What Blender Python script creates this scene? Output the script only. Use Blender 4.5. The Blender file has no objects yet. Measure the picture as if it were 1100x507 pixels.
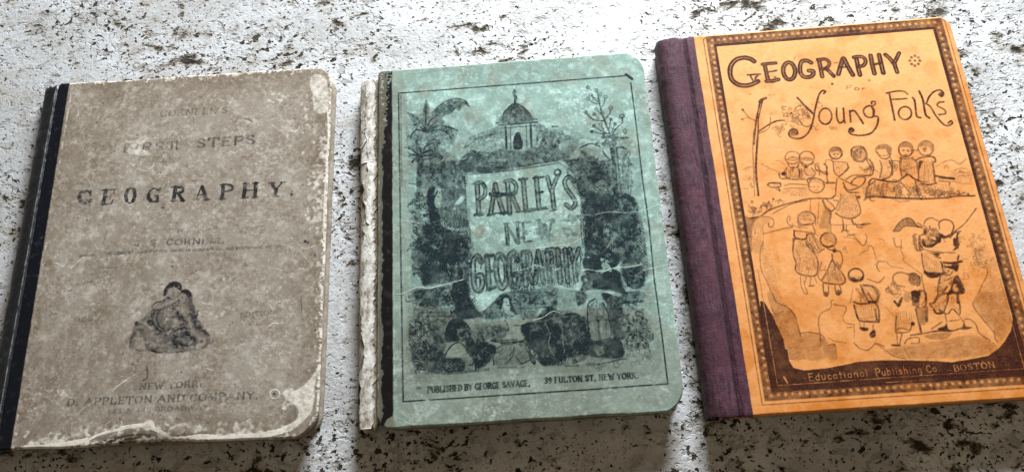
# Three antique school books lying on a travertine surface, lit by a window beyond them.
# Units are metres; helper dimensions below are written in millimetres (MM = 0.001).
import bpy, math, random
import numpy as np
MM = 0.001
scene = bpy.context.scene
col = scene.collection

# ------------------------------------------------------------------ printed artwork, in 0.1 mm cover coordinates
ART = {}
ART['b1'] = '''s 228 86 146 1403 158 1375 183 1359
s 203 86 144 1396 147 1427 172 1436
s 93 86 172 1440 196 1433 211 1408
s 76 80 208 1440 210 1412
s 93 86 172 1356 199 1355 215 1363
s 169 86 209 1380 210 1352
s 76 80 191 1382 220 1382
s 220 88 297 1435 296 1395 293 1353
s 76 82 269 1438 306 1438 348 1437
s 101 84 348 1437 347 1416
s 85 84 281 1350 318 1348 340 1350
s 101 84 340 1350 349 1371
s 76 82 302 1397 330 1397
s 101 82 331 1408 330 1382
s 211 86 429 1431 421 1399 430 1363
s 211 86 466 1428 475 1392 467 1357
s 85 82 429 1432 447 1439 467 1430
s 85 82 430 1360 451 1346 468 1356
s 220 88 558 1399 557 1375 573 1354
s 101 86 559 1411 581 1430 613 1416
s 101 84 620 1435 620 1403
s 93 86 573 1352 598 1347 616 1356
s 169 86 613 1380 613 1348
s 76 80 594 1382 632 1383
s 228 90 710 1430 710 1390 707 1349
s 76 82 686 1431 721 1431
s 144 86 721 1429 752 1423 755 1399 722 1391
s 186 88 733 1388 751 1360 766 1343
s 76 80 692 1346 726 1346
s 76 80 749 1341 774 1343
d 70 652 1306 85
s 85 84 864 1428 853 1389 840 1346
s 203 88 868 1424 885 1383 901 1343
s 68 80 854 1373 888 1373
s 76 82 826 1345 857 1346
s 76 82 884 1341 921 1342
s 220 90 991 1425 993 1381 989 1342
s 76 82 974 1428 1007 1431
s 127 86 1004 1430 1042 1419 1044 1394 1004 1384
s 76 82 974 1339 1011 1340
s 220 90 1121 1425 1120 1381 1116 1343
s 220 90 1181 1425 1184 1381 1183 1342
s 76 82 1106 1426 1143 1428
s 76 82 1162 1426 1197 1428
s 68 80 1124 1385 1184 1384
s 85 84 1103 1339 1142 1340
s 85 84 1169 1337 1202 1338
s 186 88 1275 1420 1296 1383
s 76 84 1335 1420 1304 1382
s 203 88 1304 1382 1302 1343
s 76 82 1258 1422 1294 1422
s 76 82 1324 1423 1357 1423
s 76 82 1288 1336 1323 1337
d 70 1395 1344 77
T 382 42 567 1893 987 1890 CORNELL'S
T 535 42 368 1671 710 1667 FIRST
T 535 52 810 1673 1177 1677 STEPS
T 255 18 723 1547 778 1550 IN
T 178 50 748 1153 785 1154 BY
T 306 50 508 1086 1033 1074 S. S. CORNELL
T 133 50 315 1045 1359 1028 CORRESPONDING MEMBER OF THE AMERICAN GEOGRAPHICAL AND STATISTICAL SOCIETY
l 55 35 192 1041 283 1044
l 55 50 396 1041 503 1043
T 204 38 248 664 336 668 NEW
T 235 42 1151 645 1366 652 EDITION.
T 296 50 638 281 985 281 NEW YORK:
T 337 50 254 214 1294 207 D. APPLETON AND COMPANY,
T 224 45 473 161 1045 163 443 & 445 BROADWAY.
p 34 557 524 557 578 584 647 617 674 661 722 701 756 755 790 826 801 884 725 912 652 960 600 993 549 983 503
p 80 711 785 714 828 747 862 791 857 808 831 803 813 765 833 737 820 726 791
p 20 741 820 772 829 793 802 785 774 757 771 737 791
d 70 768 800 42
s 68 65 735 776 772 760 801 766
p 80 803 809 839 815 867 791 876 747 873 722 848 723 859 763 834 793
p 15 798 787 827 790 837 764 825 739 802 755
d 60 818 772 42
s 76 70 653 730 673 750 708 756 743 769
s 186 15 665 720 718 730 766 753 793 766
s 76 72 670 707 727 715 775 738 801 758
p 74 617 674 651 692 676 693 669 657 703 606 748 589 720 584 667 615 627 645
p 42 683 664 699 706 749 714 797 694 816 650 803 608 754 596 710 613
s 76 75 683 664 696 702 745 716 797 695 818 650
s 76 70 687 656 710 613 754 595 803 607
f 10 282 53 30 752 653 423 352
p 10 784 723 835 710 866 690 853 677 808 697
d 8 846 677 127
s 101 70 817 678 843 634 824 614
p 75 861 734 892 718 907 652 946 597 993 549 950 551 903 603 876 661
f 14 282 70 70 885 639 423 564
s 118 12 590 654 629 631 668 604
s 85 10 872 633 891 582
p 60 567 641 584 647 626 595 639 546 600 522 566 563
f 16 282 70 55 658 566 775 352
p 82 748 526 791 587 846 606 905 582 919 506 756 514
s 85 15 738 555 764 575 776 592
p 40 560 499 563 562 605 595 721 575 847 590 978 563 974 486 860 471 776 464 682 479
p 85 748 525 793 568 862 582 899 567 918 517 885 497 816 487 763 517
f 14 282 70 70 708 562 845 352
f 10 282 70 55 828 500 845 211
p 0 583 512 589 547 616 559 634 530 646 491 610 497
p 2 914 566 944 543 965 542 975 514 956 491 929 481 920 503 939 523
d 75 950 522 99
s 110 80 682 486 718 474 757 476
s 85 60 761 469 803 470 859 474
s 101 10 757 574 776 594
s 101 20 664 515 728 512 771 506
s 101 65 557 520 559 562 578 582
s 135 70 963 570 986 552
q 55 350 1755 430 1746 473 1771 505 1769 515 1745 487 1721 483 1688 533 1660 520 1636 410 1651 390 1686 402 1718
w 48 50 288 1990 336 1987
w 42 50 300 2086 331 2088 358 2064
w 53 40 209 2048 242 2041
F 30 282 63 40 226 1865 1550 634
F 16 211 56 40 200 2057 1409 352
F 20 239 63 40 103 1788 775 634
w 53 55 474 1794 491 1822
w 42 40 424 1827 461 1875
d 80 692 1675 63
s 51 60 691 1683 686 1729
w 95 50 419 1598 465 1566 522 1542 554 1561 566 1593
w 63 35 433 1576 474 1562
F 10 211 70 50 555 1520 282 282
w 53 60 632 1245 661 1259 674 1242
F 20 423 70 25 707 1248 1409 423
w 53 30 836 1256 973 1303 1161 1284
F 24 423 70 30 1014 1269 1972 423
F 60 183 70 65 1517 1295 423 1831
F 40 183 63 60 1559 1331 211 1831
w 48 60 906 1988 938 1974 991 1956
w 48 50 1003 1861 1025 1870
w 42 70 1074 1835 1106 1822
s 68 75 1081 1847 1105 1840 1134 1821
w 53 60 1247 1798 1288 1763
d 35 1384 1827 56
q 60 1488 2004 1538 2018 1571 1964 1553 1845 1514 1857 1493 1892
F 50 183 70 60 1390 1856 1409 1409
F 20 211 85 50 1267 1967 564 282
q 70 1465 2085 1503 2119 1558 2087 1581 2017 1587 1868 1544 1858 1521 1940 1477 1997
w 100 80 1582 1868 1594 1696 1590 1491 1586 1292 1590 1098
F 70 221 89 60 1565 1367 354 3541
F 50 221 89 50 1454 1705 1106 3319
w 50 50 1407 2153 1507 2138 1571 2072
F 40 266 89 40 963 2115 3319 332
w 63 70 67 1008 112 983
w 69 75 159 971 190 1005 224 1032
w 48 60 231 1033 264 1059
w 42 50 105 890 137 941
w 53 60 276 1107 303 1075 332 1079
s 59 28 339 1196 331 1142 325 1104
s 51 25 500 1041 483 1004 451 969 400 962 325 972 304 1014
w 42 55 1292 990 1289 923 1334 903 1428 885
w 42 50 1186 944 1200 906
F 16 211 70 55 1444 864 1057 352
d 90 1488 1058 85
d 80 1503 1050 63
w 63 60 1449 1042 1486 1013 1544 1029
F 10 211 70 50 1571 908 211 282
d 60 1546 969 113
F 30 239 85 40 976 859 1409 282
F 16 185 72 55 1307 801 1025 410
w 62 70 1348 714 1366 721
F 14 154 62 50 1415 716 461 205
w 85 75 1315 590 1335 601 1366 597
s 74 35 1482 734 1488 655
F 30 154 72 50 1542 773 461 513
w 63 55 560 844 584 861
F 14 239 63 55 1019 654 775 423
F 10 211 63 50 579 690 211 141
w 63 60 490 279 546 328 625 372
w 32 30 625 372 690 417 736 442
w 48 45 1049 393 1093 361
w 53 55 1066 281 1114 279 1159 280 1156 320
w 53 50 263 123 293 155 343 192 400 230
w 48 55 394 227 451 268 516 302
w 63 75 516 304 564 335
w 42 40 564 335 646 381
w 48 50 518 205 538 237
w 53 60 489 113 514 135
F 20 239 70 40 304 174 916 423
w 53 60 296 89 294 128
F 16 239 85 50 224 284 352 282
F 30 282 85 50 442 83 1409 211
q 70 680 99 701 121 720 104 721 71 691 66
d 50 1364 225 99
w 69 75 1341 235 1351 244 1374 246 1392 229 1387 206 1364 200 1346 211 1341 231
q 80 1592 344 1556 305 1511 254 1457 229 1439 190 1482 156 1497 122 1479 78 1433 57 1381 30 1455 27 1520 70 1568 126 1581 197 1581 270
w 106 85 1347 32 1427 51 1486 77
F 30 211 85 70 1446 190 493 564
w 53 50 1164 130 1199 119
w 63 60 1209 83 1248 101
F 20 239 85 50 1216 76 1127 352
p 20 1448 157 1482 156 1485 90 1445 79
w 271 100 57 5 199 7 306 18 385 30
w 146 90 385 30 462 60 568 81
w 209 95 567 86 674 94 731 77 787 51 845 14
w 271 100 845 14 925 17 1005 24 1113 10 1219 15 1325 16 1417 32
F 60 250 125 80 1032 13 3894 223
F 40 250 125 70 198 16 1669 223
w 167 80 93 -7 228 -5
q 80 676 82 692 117 726 118 744 76
F 80 223 111 60 732 64 7788 348
F 40 223 97 35 316 133 3616 695
n 90 446 -14 467 24 570 68 677 76 787 51 828 -10 796 -28 609 -26
s 100 50 494 23 626 49 775 39
s 100 60 575 26 682 34 791 21
s 134 90 442 9 494 23 570 12
n 45 -9 108 49 171 257 162 186 87
n 40 -95 2035 229 2205 480 2059 346 1757 161 1470 38 1024 -35 1308
n 35 -26 1251 50 1190 61 650 44 201 3 203 0 705
n 30 222 694 479 733 724 416 595 226 196 195 97 495'''
ART['b2'] = '''p 12 90 1549 256 1774 520 1573 733 1556 950 1627 1154 1523 1363 1506 1384 1220 1376 687 1361 220 1037 216 656 230 101 250 82 776 77 1319
p 50 221 1760 263 1806 317 1840 370 1848 415 1832 440 1796 410 1803 383 1767 361 1788 337 1742 298 1703 260 1688 231 1725
s 80 66 221 1764 263 1808 317 1841 370 1850 419 1831 442 1791
s 48 60 239 1733 285 1779 339 1821 392 1838
s 48 60 268 1706 315 1760 346 1808
s 48 60 306 1719 334 1767 362 1823
s 48 60 361 1790 377 1818
p 50 192 1859 172 1780 183 1754 210 1769
p 26 82 1779 134 1754 180 1771 232 1738 283 1680 371 1648 334 1643 341 1587 80 1608 125 1660 111 1719
s 72 58 82 1779 127 1759 156 1707
s 72 58 111 1735 133 1675 103 1637
s 80 60 192 1846 187 1746 178 1655
s 72 55 208 1669 282 1672 334 1659 370 1641
s 72 55 207 1653 304 1637 337 1588
f 14 349 61 50 200 1678 1047 628
s 104 60 714 1874 702 1854 719 1827 710 1790
d 60 711 1862 91
p 42 625 1675 637 1725 675 1762 709 1784 749 1756 785 1720 795 1661
s 72 64 625 1677 637 1725 675 1762 709 1784
s 72 64 757 1761 784 1722 797 1696
f 10 349 52 50 717 1711 559 279
s 112 62 595 1671 629 1676 699 1664 795 1661
s 80 66 626 1650 698 1646 794 1640
l 209 60 635 1651 636 1564
p 40 646 1646 764 1641 763 1554 646 1563
d 12 670 1608 112
d 12 668 1575 98
d 12 737 1618 84
d 85 714 1594 182
s 64 15 686 1623 727 1627
s 241 60 724 1579 760 1560
l 161 50 771 1636 770 1553
p 30 428 1580 504 1613 564 1632 616 1645 620 1565
s 48 45 429 1586 489 1610 534 1627 602 1646
f 10 279 52 40 547 1593 559 175
f 20 349 44 12 509 1744 2444 698
p 42 744 1754 773 1739 790 1713 795 1679 739 1676
s 72 60 756 1761 783 1722 793 1684
s 112 60 739 1663 792 1680 829 1677
s 72 60 738 1643 782 1641 819 1640
l 273 62 756 1637 754 1554
l 96 10 787 1635 785 1552
p 38 804 1638 856 1642 897 1597 934 1603 976 1567 1013 1534 798 1551
s 96 58 914 1625 947 1621
f 20 279 61 50 917 1571 838 244
s 96 66 1190 1830 1195 1763 1203 1687 1216 1637 1232 1570 1245 1515
s 64 62 1135 1780 1161 1757 1197 1744
s 64 62 1230 1786 1223 1752 1200 1716
s 64 60 1154 1808 1177 1772 1194 1758
s 64 62 1257 1714 1250 1683 1219 1645
s 72 64 1113 1697 1144 1655 1180 1641 1213 1637
s 64 60 1161 1681 1181 1652
s 64 60 1175 1716 1195 1680
s 72 64 1315 1653 1313 1613 1271 1579 1243 1533
s 64 60 1273 1612 1247 1561
s 64 60 1251 1642 1234 1587
s 64 62 1151 1608 1189 1574 1230 1553
s 64 62 1137 1574 1180 1560 1216 1554
s 64 60 1322 1559 1325 1540
s 64 60 1190 1610 1204 1581
s 64 62 1242 1521 1286 1526 1318 1522
s 56 50 1186 1832 1194 1796
s 56 50 1138 1858 1160 1837
s 53 65 1146 1857 1145 1853 1142 1850 1138 1849 1134 1850 1131 1854 1130 1859 1132 1863 1135 1866 1139 1867 1143 1866 1146 1862 1146 1857
s 53 65 1194 1834 1193 1829 1190 1826 1185 1825 1182 1827 1179 1830 1178 1835 1180 1840 1183 1843 1187 1844 1191 1842 1194 1838 1194 1834
s 53 60 1160 1809 1158 1804 1155 1801 1150 1801 1145 1802 1142 1806 1141 1811 1143 1815 1146 1818 1151 1819 1156 1817 1159 1814 1160 1809
s 53 65 1142 1784 1141 1779 1137 1775 1133 1774 1128 1776 1125 1780 1125 1785 1126 1790 1130 1793 1134 1794 1139 1793 1142 1789 1142 1784
s 53 65 1242 1786 1240 1781 1236 1778 1231 1777 1226 1779 1222 1783 1221 1788 1223 1793 1227 1796 1233 1797 1238 1795 1241 1791 1242 1786
s 53 60 1213 1805 1212 1800 1209 1797 1205 1796 1202 1798 1199 1801 1199 1807 1200 1811 1203 1815 1207 1816 1211 1814 1213 1810 1213 1805
s 53 55 1174 1781 1173 1777 1170 1774 1166 1773 1162 1775 1160 1778 1159 1782 1161 1786 1164 1789 1167 1790 1171 1788 1173 1785 1174 1781
s 61 68 1266 1713 1264 1707 1260 1703 1256 1702 1251 1704 1248 1709 1247 1715 1249 1721 1253 1725 1258 1727 1263 1724 1266 1720 1266 1713
s 53 55 1182 1715 1180 1711 1177 1708 1173 1707 1169 1709 1166 1712 1165 1717 1167 1721 1170 1724 1174 1725 1178 1724 1181 1720 1182 1715
d 60 1115 1697 105
d 60 1160 1682 119
s 61 60 1216 1684 1214 1679 1210 1676 1205 1675 1200 1676 1197 1680 1196 1685 1198 1690 1202 1693 1207 1694 1212 1693 1215 1689 1216 1684
s 61 60 1328 1656 1325 1650 1320 1646 1314 1644 1308 1647 1304 1651 1303 1658 1305 1664 1310 1668 1316 1669 1322 1667 1326 1662 1328 1656
d 62 1151 1608 112
s 53 60 1199 1611 1197 1607 1193 1603 1189 1602 1185 1604 1182 1608 1181 1613 1183 1618 1186 1621 1191 1622 1195 1620 1198 1616 1199 1611
d 58 1273 1612 98
s 53 50 1259 1642 1257 1638 1254 1635 1251 1634 1247 1635 1245 1639 1244 1643 1245 1647 1248 1650 1252 1650 1256 1649 1258 1646 1259 1642
d 62 1137 1573 112
s 61 62 1333 1561 1331 1555 1327 1551 1321 1549 1316 1552 1312 1556 1312 1562 1314 1568 1318 1572 1324 1574 1329 1572 1332 1567 1333 1561
s 53 60 1210 1532 1208 1528 1204 1525 1199 1525 1193 1526 1190 1529 1188 1534 1190 1537 1195 1540 1200 1541 1205 1539 1209 1536 1210 1532
f 12 251 52 58 1243 1537 419 209
p 28 80 1638 341 1617 333 1559 295 1588 243 1552 282 1488 226 1473 175 1501 160 1470 123 1481 94 1515 131 1528 87 1556 132 1585
s 88 62 138 1503 109 1542 87 1548
s 88 62 138 1499 109 1514 85 1520
s 88 62 139 1495 116 1485 101 1466
s 88 62 149 1499 183 1524 231 1524
s 88 60 160 1494 219 1505 263 1498 279 1475
s 80 58 149 1495 175 1477 219 1477
s 80 60 142 1511 131 1552 136 1601
s 80 60 149 1511 183 1556 228 1577
f 12 349 70 50 191 1556 978 559
p 60 134 1488 171 1477 166 1390 156 1324 125 1326 133 1408
s 241 52 139 1325 134 1230
s 72 68 84 1335 143 1324 201 1327 234 1331
p 42 181 1452 247 1439 299 1459 351 1463 373 1453 392 1364 409 1344 415 1209 257 1221 273 1280 237 1306 201 1293 157 1312 166 1406
f 26 307 70 58 232 1393 628 419
f 22 307 70 60 339 1298 628 628
f 10 209 70 15 346 1298 489 559
p 68 189 1286 208 1308 234 1306 226 1275 228 1223 192 1226
p 12 233 1283 262 1288 268 1249 250 1227 232 1244
p 60 373 1461 426 1497 456 1515 498 1483 542 1472 572 1485 644 1456 716 1444 783 1461 778 1391 640 1383 508 1365 421 1370 371 1404
f 40 237 79 75 496 1428 1187 419
f 30 237 79 75 686 1429 908 244
f 16 182 70 30 541 1448 1746 349
s 145 75 422 1394 539 1397 641 1401 780 1410
s 48 50 405 1535 428 1569 466 1583 518 1587
s 48 50 464 1542 502 1560 598 1560
f 30 279 52 42 500 1523 908 314
l 241 58 630 1594 632 1509
l 193 75 653 1560 708 1563
d 75 722 1550 182
l 193 50 761 1583 763 1502
p 40 617 1514 785 1493 782 1453 615 1474
p 60 729 1497 947 1472 944 1417 833 1405 723 1393
p 42 734 1586 1012 1563 1050 1488 957 1423 947 1478 729 1496
f 30 279 70 62 848 1528 1117 419
f 24 209 87 76 835 1433 1047 175
s 128 76 723 1398 833 1405 942 1417
f 14 182 70 12 877 1518 1257 419
p 48 964 1415 1044 1417 1077 1462 1157 1392 1223 1395 1235 1284 1222 1149 1039 1163 1028 1308 963 1399
s 96 62 1064 1479 1124 1500 1172 1477
s 96 64 1188 1445 1206 1412 1226 1391
s 80 60 1056 1471 1101 1412 1149 1367
s 80 58 998 1381 1046 1353 1122 1316
f 34 279 79 62 1097 1357 1187 628
d 8 951 1436 119
d 10 1034 1435 140
d 10 1025 1364 140
s 80 65 963 1407 999 1400 1036 1405
p 72 1034 1292 1074 1265 1102 1209 1097 1159 1039 1163
p 80 1107 1275 1129 1316 1166 1328 1206 1296 1208 1232 1189 1265 1161 1274 1132 1269 1122 1216
p 14 1138 1261 1175 1269 1192 1233 1175 1196 1146 1191 1131 1223
d 65 1151 1240 49
d 65 1172 1241 49
s 48 60 1145 1214 1170 1212
p 10 1110 1186 1147 1195 1155 1167 1115 1157
s 241 58 1241 1497 1241 1346 1234 1148
s 72 66 1232 1497 1234 1347 1222 1149
s 80 66 1265 1463 1266 1305 1263 1146
s 96 64 1271 1522 1308 1523 1340 1519
s 96 62 1265 1463 1301 1462 1318 1452
s 72 60 1294 1389 1315 1419 1331 1434
s 56 45 1303 1404 1285 1304 1283 1211
s 56 45 1329 1379 1311 1278 1306 1186
f 24 349 61 50 1285 1304 349 1257
f 16 279 70 62 1227 1514 628 314
s 193 72 1137 1167 1208 1167 1327 1153
p 62 204 1253 421 1237 407 858 112 879 120 957 151 1066 200 1101
f 40 237 70 62 145 1188 559 768
f 30 237 70 60 128 971 419 908
p 42 261 1203 341 1212 419 1191 414 1055 350 1052 294 1079 252 1135
p 16 226 1252 255 1250 261 1203 239 1181 225 1213
p 8 340 1189 370 1225 392 1239 399 1223 369 1187 347 1177
f 20 209 70 20 353 1135 559 419
p 70 201 1108 252 1120 279 1072 321 1032 406 1022 407 858 190 873
f 20 419 79 92 304 944 908 698
s 72 90 259 1104 293 1056 342 1034
s 241 4 269 1103 293 1067 343 1039 407 1048
s 96 20 321 1024 363 1014 392 1015
f 14 419 70 55 220 950 349 698
p 40 339 912 360 903 358 861 337 863
p 50 243 1030 258 1021 253 869 239 870
p 66 141 903 401 885 399 740 313 739 243 758 159 735 147 815
f 22 419 79 90 238 838 838 559
s 112 25 291 849 300 798 320 753
s 96 25 345 874 336 817 334 759
s 96 20 351 867 377 799 369 757
p 35 237 766 286 770 299 744 236 741
f 30 237 70 60 126 846 349 628
p 60 103 711 215 717 305 722 309 618 144 627 110 675
p 28 263 703 301 697 304 640 279 656
f 12 349 70 75 214 668 768 349
p 25 130 620 316 612 319 587 129 596
s 80 62 129 589 226 585 322 582
p 30 122 582 322 576 321 542 115 552
s 80 65 163 567 246 563 314 557
f 24 251 70 62 116 660 384 419
f 10 209 61 15 123 638 384 419
p 80 312 732 396 737 404 669 419 619 459 571 499 554 430 541 348 543 319 604
f 10 279 61 60 372 650 489 698
f 20 279 79 90 364 615 559 628
p 40 558 652 608 675 759 672 749 520 655 547 623 584
s 72 55 627 661 758 656
s 72 60 643 576 752 572
f 14 419 61 50 693 608 628 419
p 50 465 567 557 638 576 587 607 537 484 531
p 66 1045 1190 1218 1177 1219 1101 1219 1026 1214 850 1189 803 1038 814 1051 1039
f 40 279 79 82 1142 1122 768 628
p 42 1090 1017 1129 1025 1132 863 1085 859
p 18 1144 998 1173 1018 1206 981 1201 851 1166 859 1148 928
s 80 35 1186 991 1180 860
s 112 82 1133 988 1133 856
s 72 80 1069 1015 1055 890
p 55 1225 1177 1316 1170 1346 1107 1337 1018 1320 923 1339 848 1333 793 1216 801 1220 989
f 60 237 79 76 1279 985 594 1676
f 26 209 70 25 1291 991 524 1606
d 92 1267 1000 126
p 88 1034 855 1069 860 1094 829 1113 809 1031 814
p 80 1131 856 1173 860 1198 829 1209 802 1154 806
p 45 732 693 807 681 869 680 870 603 828 585 726 597
s 72 60 730 654 833 654
s 64 60 725 577 827 574
p 70 761 501 828 588 870 606 866 554 960 534 1016 484
p 26 873 638 923 676 968 638 970 561 886 545
f 10 237 70 40 918 606 419 489
p 85 1019 842 1102 836 1120 791 1096 770 1028 783
p 80 1030 762 1108 755 1104 707 1075 687 1030 719
p 50 997 735 1023 726 1055 696 1051 654 996 650
d 15 1026 712 84
p 75 1170 831 1212 828 1215 792 1178 764 1160 796
p 14 1128 816 1155 818 1168 766 1150 760 1132 790
p 80 1060 673 1106 728 1163 752 1211 735 1211 671 1235 619 1198 626 1127 661
f 12 419 70 60 1151 696 559 419
p 40 1211 749 1245 747 1235 648 1214 678
p 68 1232 755 1334 753 1331 649 1268 645 1236 691
f 26 251 79 82 1281 702 489 489
f 12 209 70 30 1288 701 419 419
p 42 1225 624 1327 628 1326 579 1215 578
s 128 74 1200 572 1267 569 1316 573
p 78 1103 628 1167 618 1165 559 1129 570
p 56 1134 592 1203 607 1205 472 1137 477
f 10 419 70 70 1169 534 279 559
p 20 1016 484 1029 575 1067 603 1106 579 1131 477
s 72 50 1073 589 1077 481
s 64 40 1044 570 1040 483
s 64 45 1104 559 1113 478
p 60 969 645 1022 634 1019 593 976 568
p 10 974 558 1000 577 988 532 991 505
s 177 3 1030 640 1057 645 1086 650
s 209 3 1113 653 1152 633 1191 615
f 34 237 79 62 1268 514 559 454
f 14 237 79 20 1262 521 559 454
f 50 279 79 70 142 498 489 628
f 20 209 79 12 135 484 489 628
f 50 307 70 62 159 340 628 768
p 45 190 543 279 537 276 427 209 425
p 80 275 427 276 496 314 535 375 520 401 460 385 426 331 423
p 34 333 489 377 489 385 431 338 430
f 8 182 61 70 359 463 209 244
p 60 188 413 269 414 254 354 274 333 259 281 192 278
p 10 273 359 303 404 344 416 364 373 408 321 421 269 369 266 355 328 305 343
p 35 355 348 382 340 413 278 373 270
p 78 257 335 351 329 358 264 272 265 243 301
f 10 279 61 35 307 298 489 209
p 76 386 448 439 417 492 403 535 377 505 319 467 284 426 275 408 325 370 381
f 18 237 70 50 450 362 559 628
f 20 237 79 90 437 363 559 628
p 45 408 501 584 483 567 416 439 420
f 18 279 70 60 495 461 768 349
p 22 516 335 548 382 613 391 680 393 706 351 702 305 647 282 581 286 517 283
s 72 60 574 286 618 332 625 375
s 72 60 664 281 630 327
s 72 60 686 380 704 326
s 56 50 542 316 589 320 611 352
s 56 50 537 350 571 368
s 96 80 559 399 647 402 688 408
s 104 10 500 269 524 285
s 112 8 479 420 520 412
s 177 10 645 421 671 416
p 8 591 493 633 514 688 519 714 488 658 470 604 471
p 82 672 489 747 486 738 351 706 370 681 414
p 70 706 373 738 357 733 278 705 299
s 145 50 192 275 272 260 419 264 486 267
p 10 552 256 672 252 664 226 571 232
s 96 40 540 273 673 268
p 60 719 486 809 509 884 518 1011 503 1013 428 1023 386 978 336 962 310 888 300 839 270 772 267 748 303 712 359
f 30 419 79 92 848 398 1187 908
f 8 279 61 60 848 398 1257 978
s 96 45 881 484 882 416 884 328
s 64 40 787 483 790 435
s 64 45 816 413 841 385 860 380
s 137 8 717 345 742 317 741 276
p 24 1018 509 1140 501 1131 400 1089 382 1047 378 1022 400
s 96 60 1072 506 1072 444 1072 390
s 80 55 1119 489 1109 401
s 96 5 1043 487 1048 392
s 96 5 1089 484 1084 396
p 80 980 374 1027 378 1087 374 1129 393 1180 370 1186 288 1080 288 1027 298 976 321
p 30 1044 345 1084 348 1088 315 1070 300 1048 308
p 72 1146 501 1216 455 1196 382 1142 392
f 46 279 79 72 1265 418 768 838
f 18 237 79 20 1265 418 698 768
s 61 62 1324 386 1321 377 1313 370 1302 369 1293 372 1286 379 1285 389 1288 398 1296 404 1307 406 1316 403 1323 396 1324 386
s 80 66 997 261 1070 260 1170 276 1198 278
s 72 55 885 260 951 258
f 20 349 61 40 1071 270 1815 279
f 16 279 61 40 1271 291 559 419
p 2 400 1357 564 1367 775 1380 944 1395 988 1363 1021 1310 1038 1174 1039 1027 1037 893 1026 763 988 657 880 675 731 680 581 664 529 622 473 575 438 578 411 640 398 702 405 911 406 1073 406 1210
s 70 60 400 1351 403 1128 402 806 402 682
s 58 60 406 1362 669 1371 944 1395
s 70 60 943 1389 993 1351 1020 1304 1040 1163
s 76 55 411 640 438 578 478 575 534 622
o 297 68 121 30 469 1306 472 1122
o 246 68 101 30 461 1307 493 1310 513 1275 508 1231 479 1210
l 186 65 449 1119 490 1121
o 278 68 111 30 571 1293 554 1205 537 1118
o 278 68 111 30 571 1293 587 1202 609 1118
s 233 74 547 1233 573 1237 599 1229
l 163 65 521 1113 557 1116
l 163 65 589 1119 630 1122
o 297 68 121 30 640 1305 643 1115
o 246 68 101 30 629 1306 666 1308 687 1273 677 1235 650 1214
o 265 68 101 30 661 1219 692 1128
s 209 74 635 1227 683 1234
o 297 68 121 30 729 1309 733 1125
o 215 68 81 30 728 1120 780 1127
l 163 65 708 1311 750 1313
o 297 68 121 30 802 1315 806 1131
s 140 70 786 1313 844 1317
s 140 70 802 1225 833 1228
s 151 70 800 1126 842 1134
o 265 68 101 30 865 1316 880 1230
o 246 68 101 30 923 1320 885 1236
o 278 68 101 30 885 1236 888 1130
s 122 68 940 1335 937 1327 931 1321 922 1319 914 1322 909 1329 907 1338 910 1347 917 1353 925 1355 933 1352 939 1345 940 1335
s 116 65 934 1328 921 1300
o 265 68 101 30 1013 1276 984 1307 959 1280 968 1235 995 1188 1008 1149 985 1118 956 1142
o 227 60 56 30 621 1047 623 936
o 192 60 56 30 681 1058 681 939
s 145 50 627 1039 674 947
s 128 45 712 1052 713 944
s 96 42 712 1054 755 1056
s 96 38 716 1003 748 1005
s 96 42 716 945 755 948
f 8 209 79 30 716 996 489 419
s 145 48 798 1065 812 959
s 128 45 812 963 833 1039 840 961
s 128 45 844 961 875 1063
s 112 40 787 1062 808 1065
f 20 237 79 35 830 1017 559 489
f 12 237 87 30 968 985 419 349
f 10 209 79 45 981 1059 419 175
o 329 68 121 30 474 848 455 881 431 856 428 778 433 710 457 688 474 723 471 770 453 771
o 329 68 121 30 506 878 510 695
l 186 72 501 878 541 880
l 163 72 507 788 532 792
l 186 72 508 695 543 703
o 329 68 121 30 577 883 555 843 556 754 578 695 605 735 605 829 577 883
o 348 68 121 30 671 845 653 888 626 859 622 775 633 707 663 700 676 751 651 763
o 329 68 121 30 704 885 708 702
o 265 68 101 30 704 885 734 883 741 840 729 804 708 795
o 278 68 101 30 723 794 743 710
o 297 68 121 30 785 884 758 709
o 297 68 121 30 785 884 803 711
l 174 70 763 781 803 783
o 329 68 121 30 835 886 838 709
o 265 68 101 30 835 886 866 889 873 847 865 805 839 797
o 329 68 121 30 891 887 892 705
o 297 68 121 30 931 885 932 707
l 174 70 889 793 934 795
o 265 68 101 30 956 888 970 808
o 265 68 101 30 1006 885 975 803 977 709
p 82 543 623 579 661 619 637 633 577 652 548 625 546 610 585 592 635 563 616
p 12 581 629 605 631 614 599 603 586 587 601
p 15 589 573 622 567 641 534 600 537
p 12 620 529 662 540 694 506 619 510
d 70 599 617 42
s 80 60 458 567 554 558 593 531
l 87 62 28 1915 31 1553 34 1100 36 779 39 424 42 130
l 70 30 42 1895 43 1322
l 73 80 28 1912 425 1914 808 1914 1189 1916 1363 1916
l 151 95 1366 1925 1398 1892
l 70 82 1388 1868 1391 1621 1390 1276 1396 1001 1390 686 1395 386 1396 138
l 70 85 42 130 363 130 650 132 1030 134 1396 138
T 293 72 170 167 703 170 PUBLISHED BY GEORGE SAVAGE,
T 279 74 773 178 1258 176 39 FULTON ST, NEW YORK.
f 3 140 61 30 114 192 209 84
h 49 70 98 60 232 1767 286 1821 362 1844 436 1800 360 1781 306 1703 246 1716
h 42 62 98 90 630 1685 674 1760 709 1782 784 1713 793 1671
h 42 50 105 35 97 1770 231 1734 356 1649 333 1594 87 1613
s 72 72 185 1655 163 1706 119 1751 81 1775
s 72 72 185 1655 208 1711 239 1741 270 1764
s 72 72 184 1655 187 1746 191 1850
s 72 70 189 1650 253 1682 312 1673 367 1644
s 72 70 189 1646 267 1656 311 1628 336 1588
s 72 70 181 1647 133 1667 106 1645 95 1607
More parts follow.
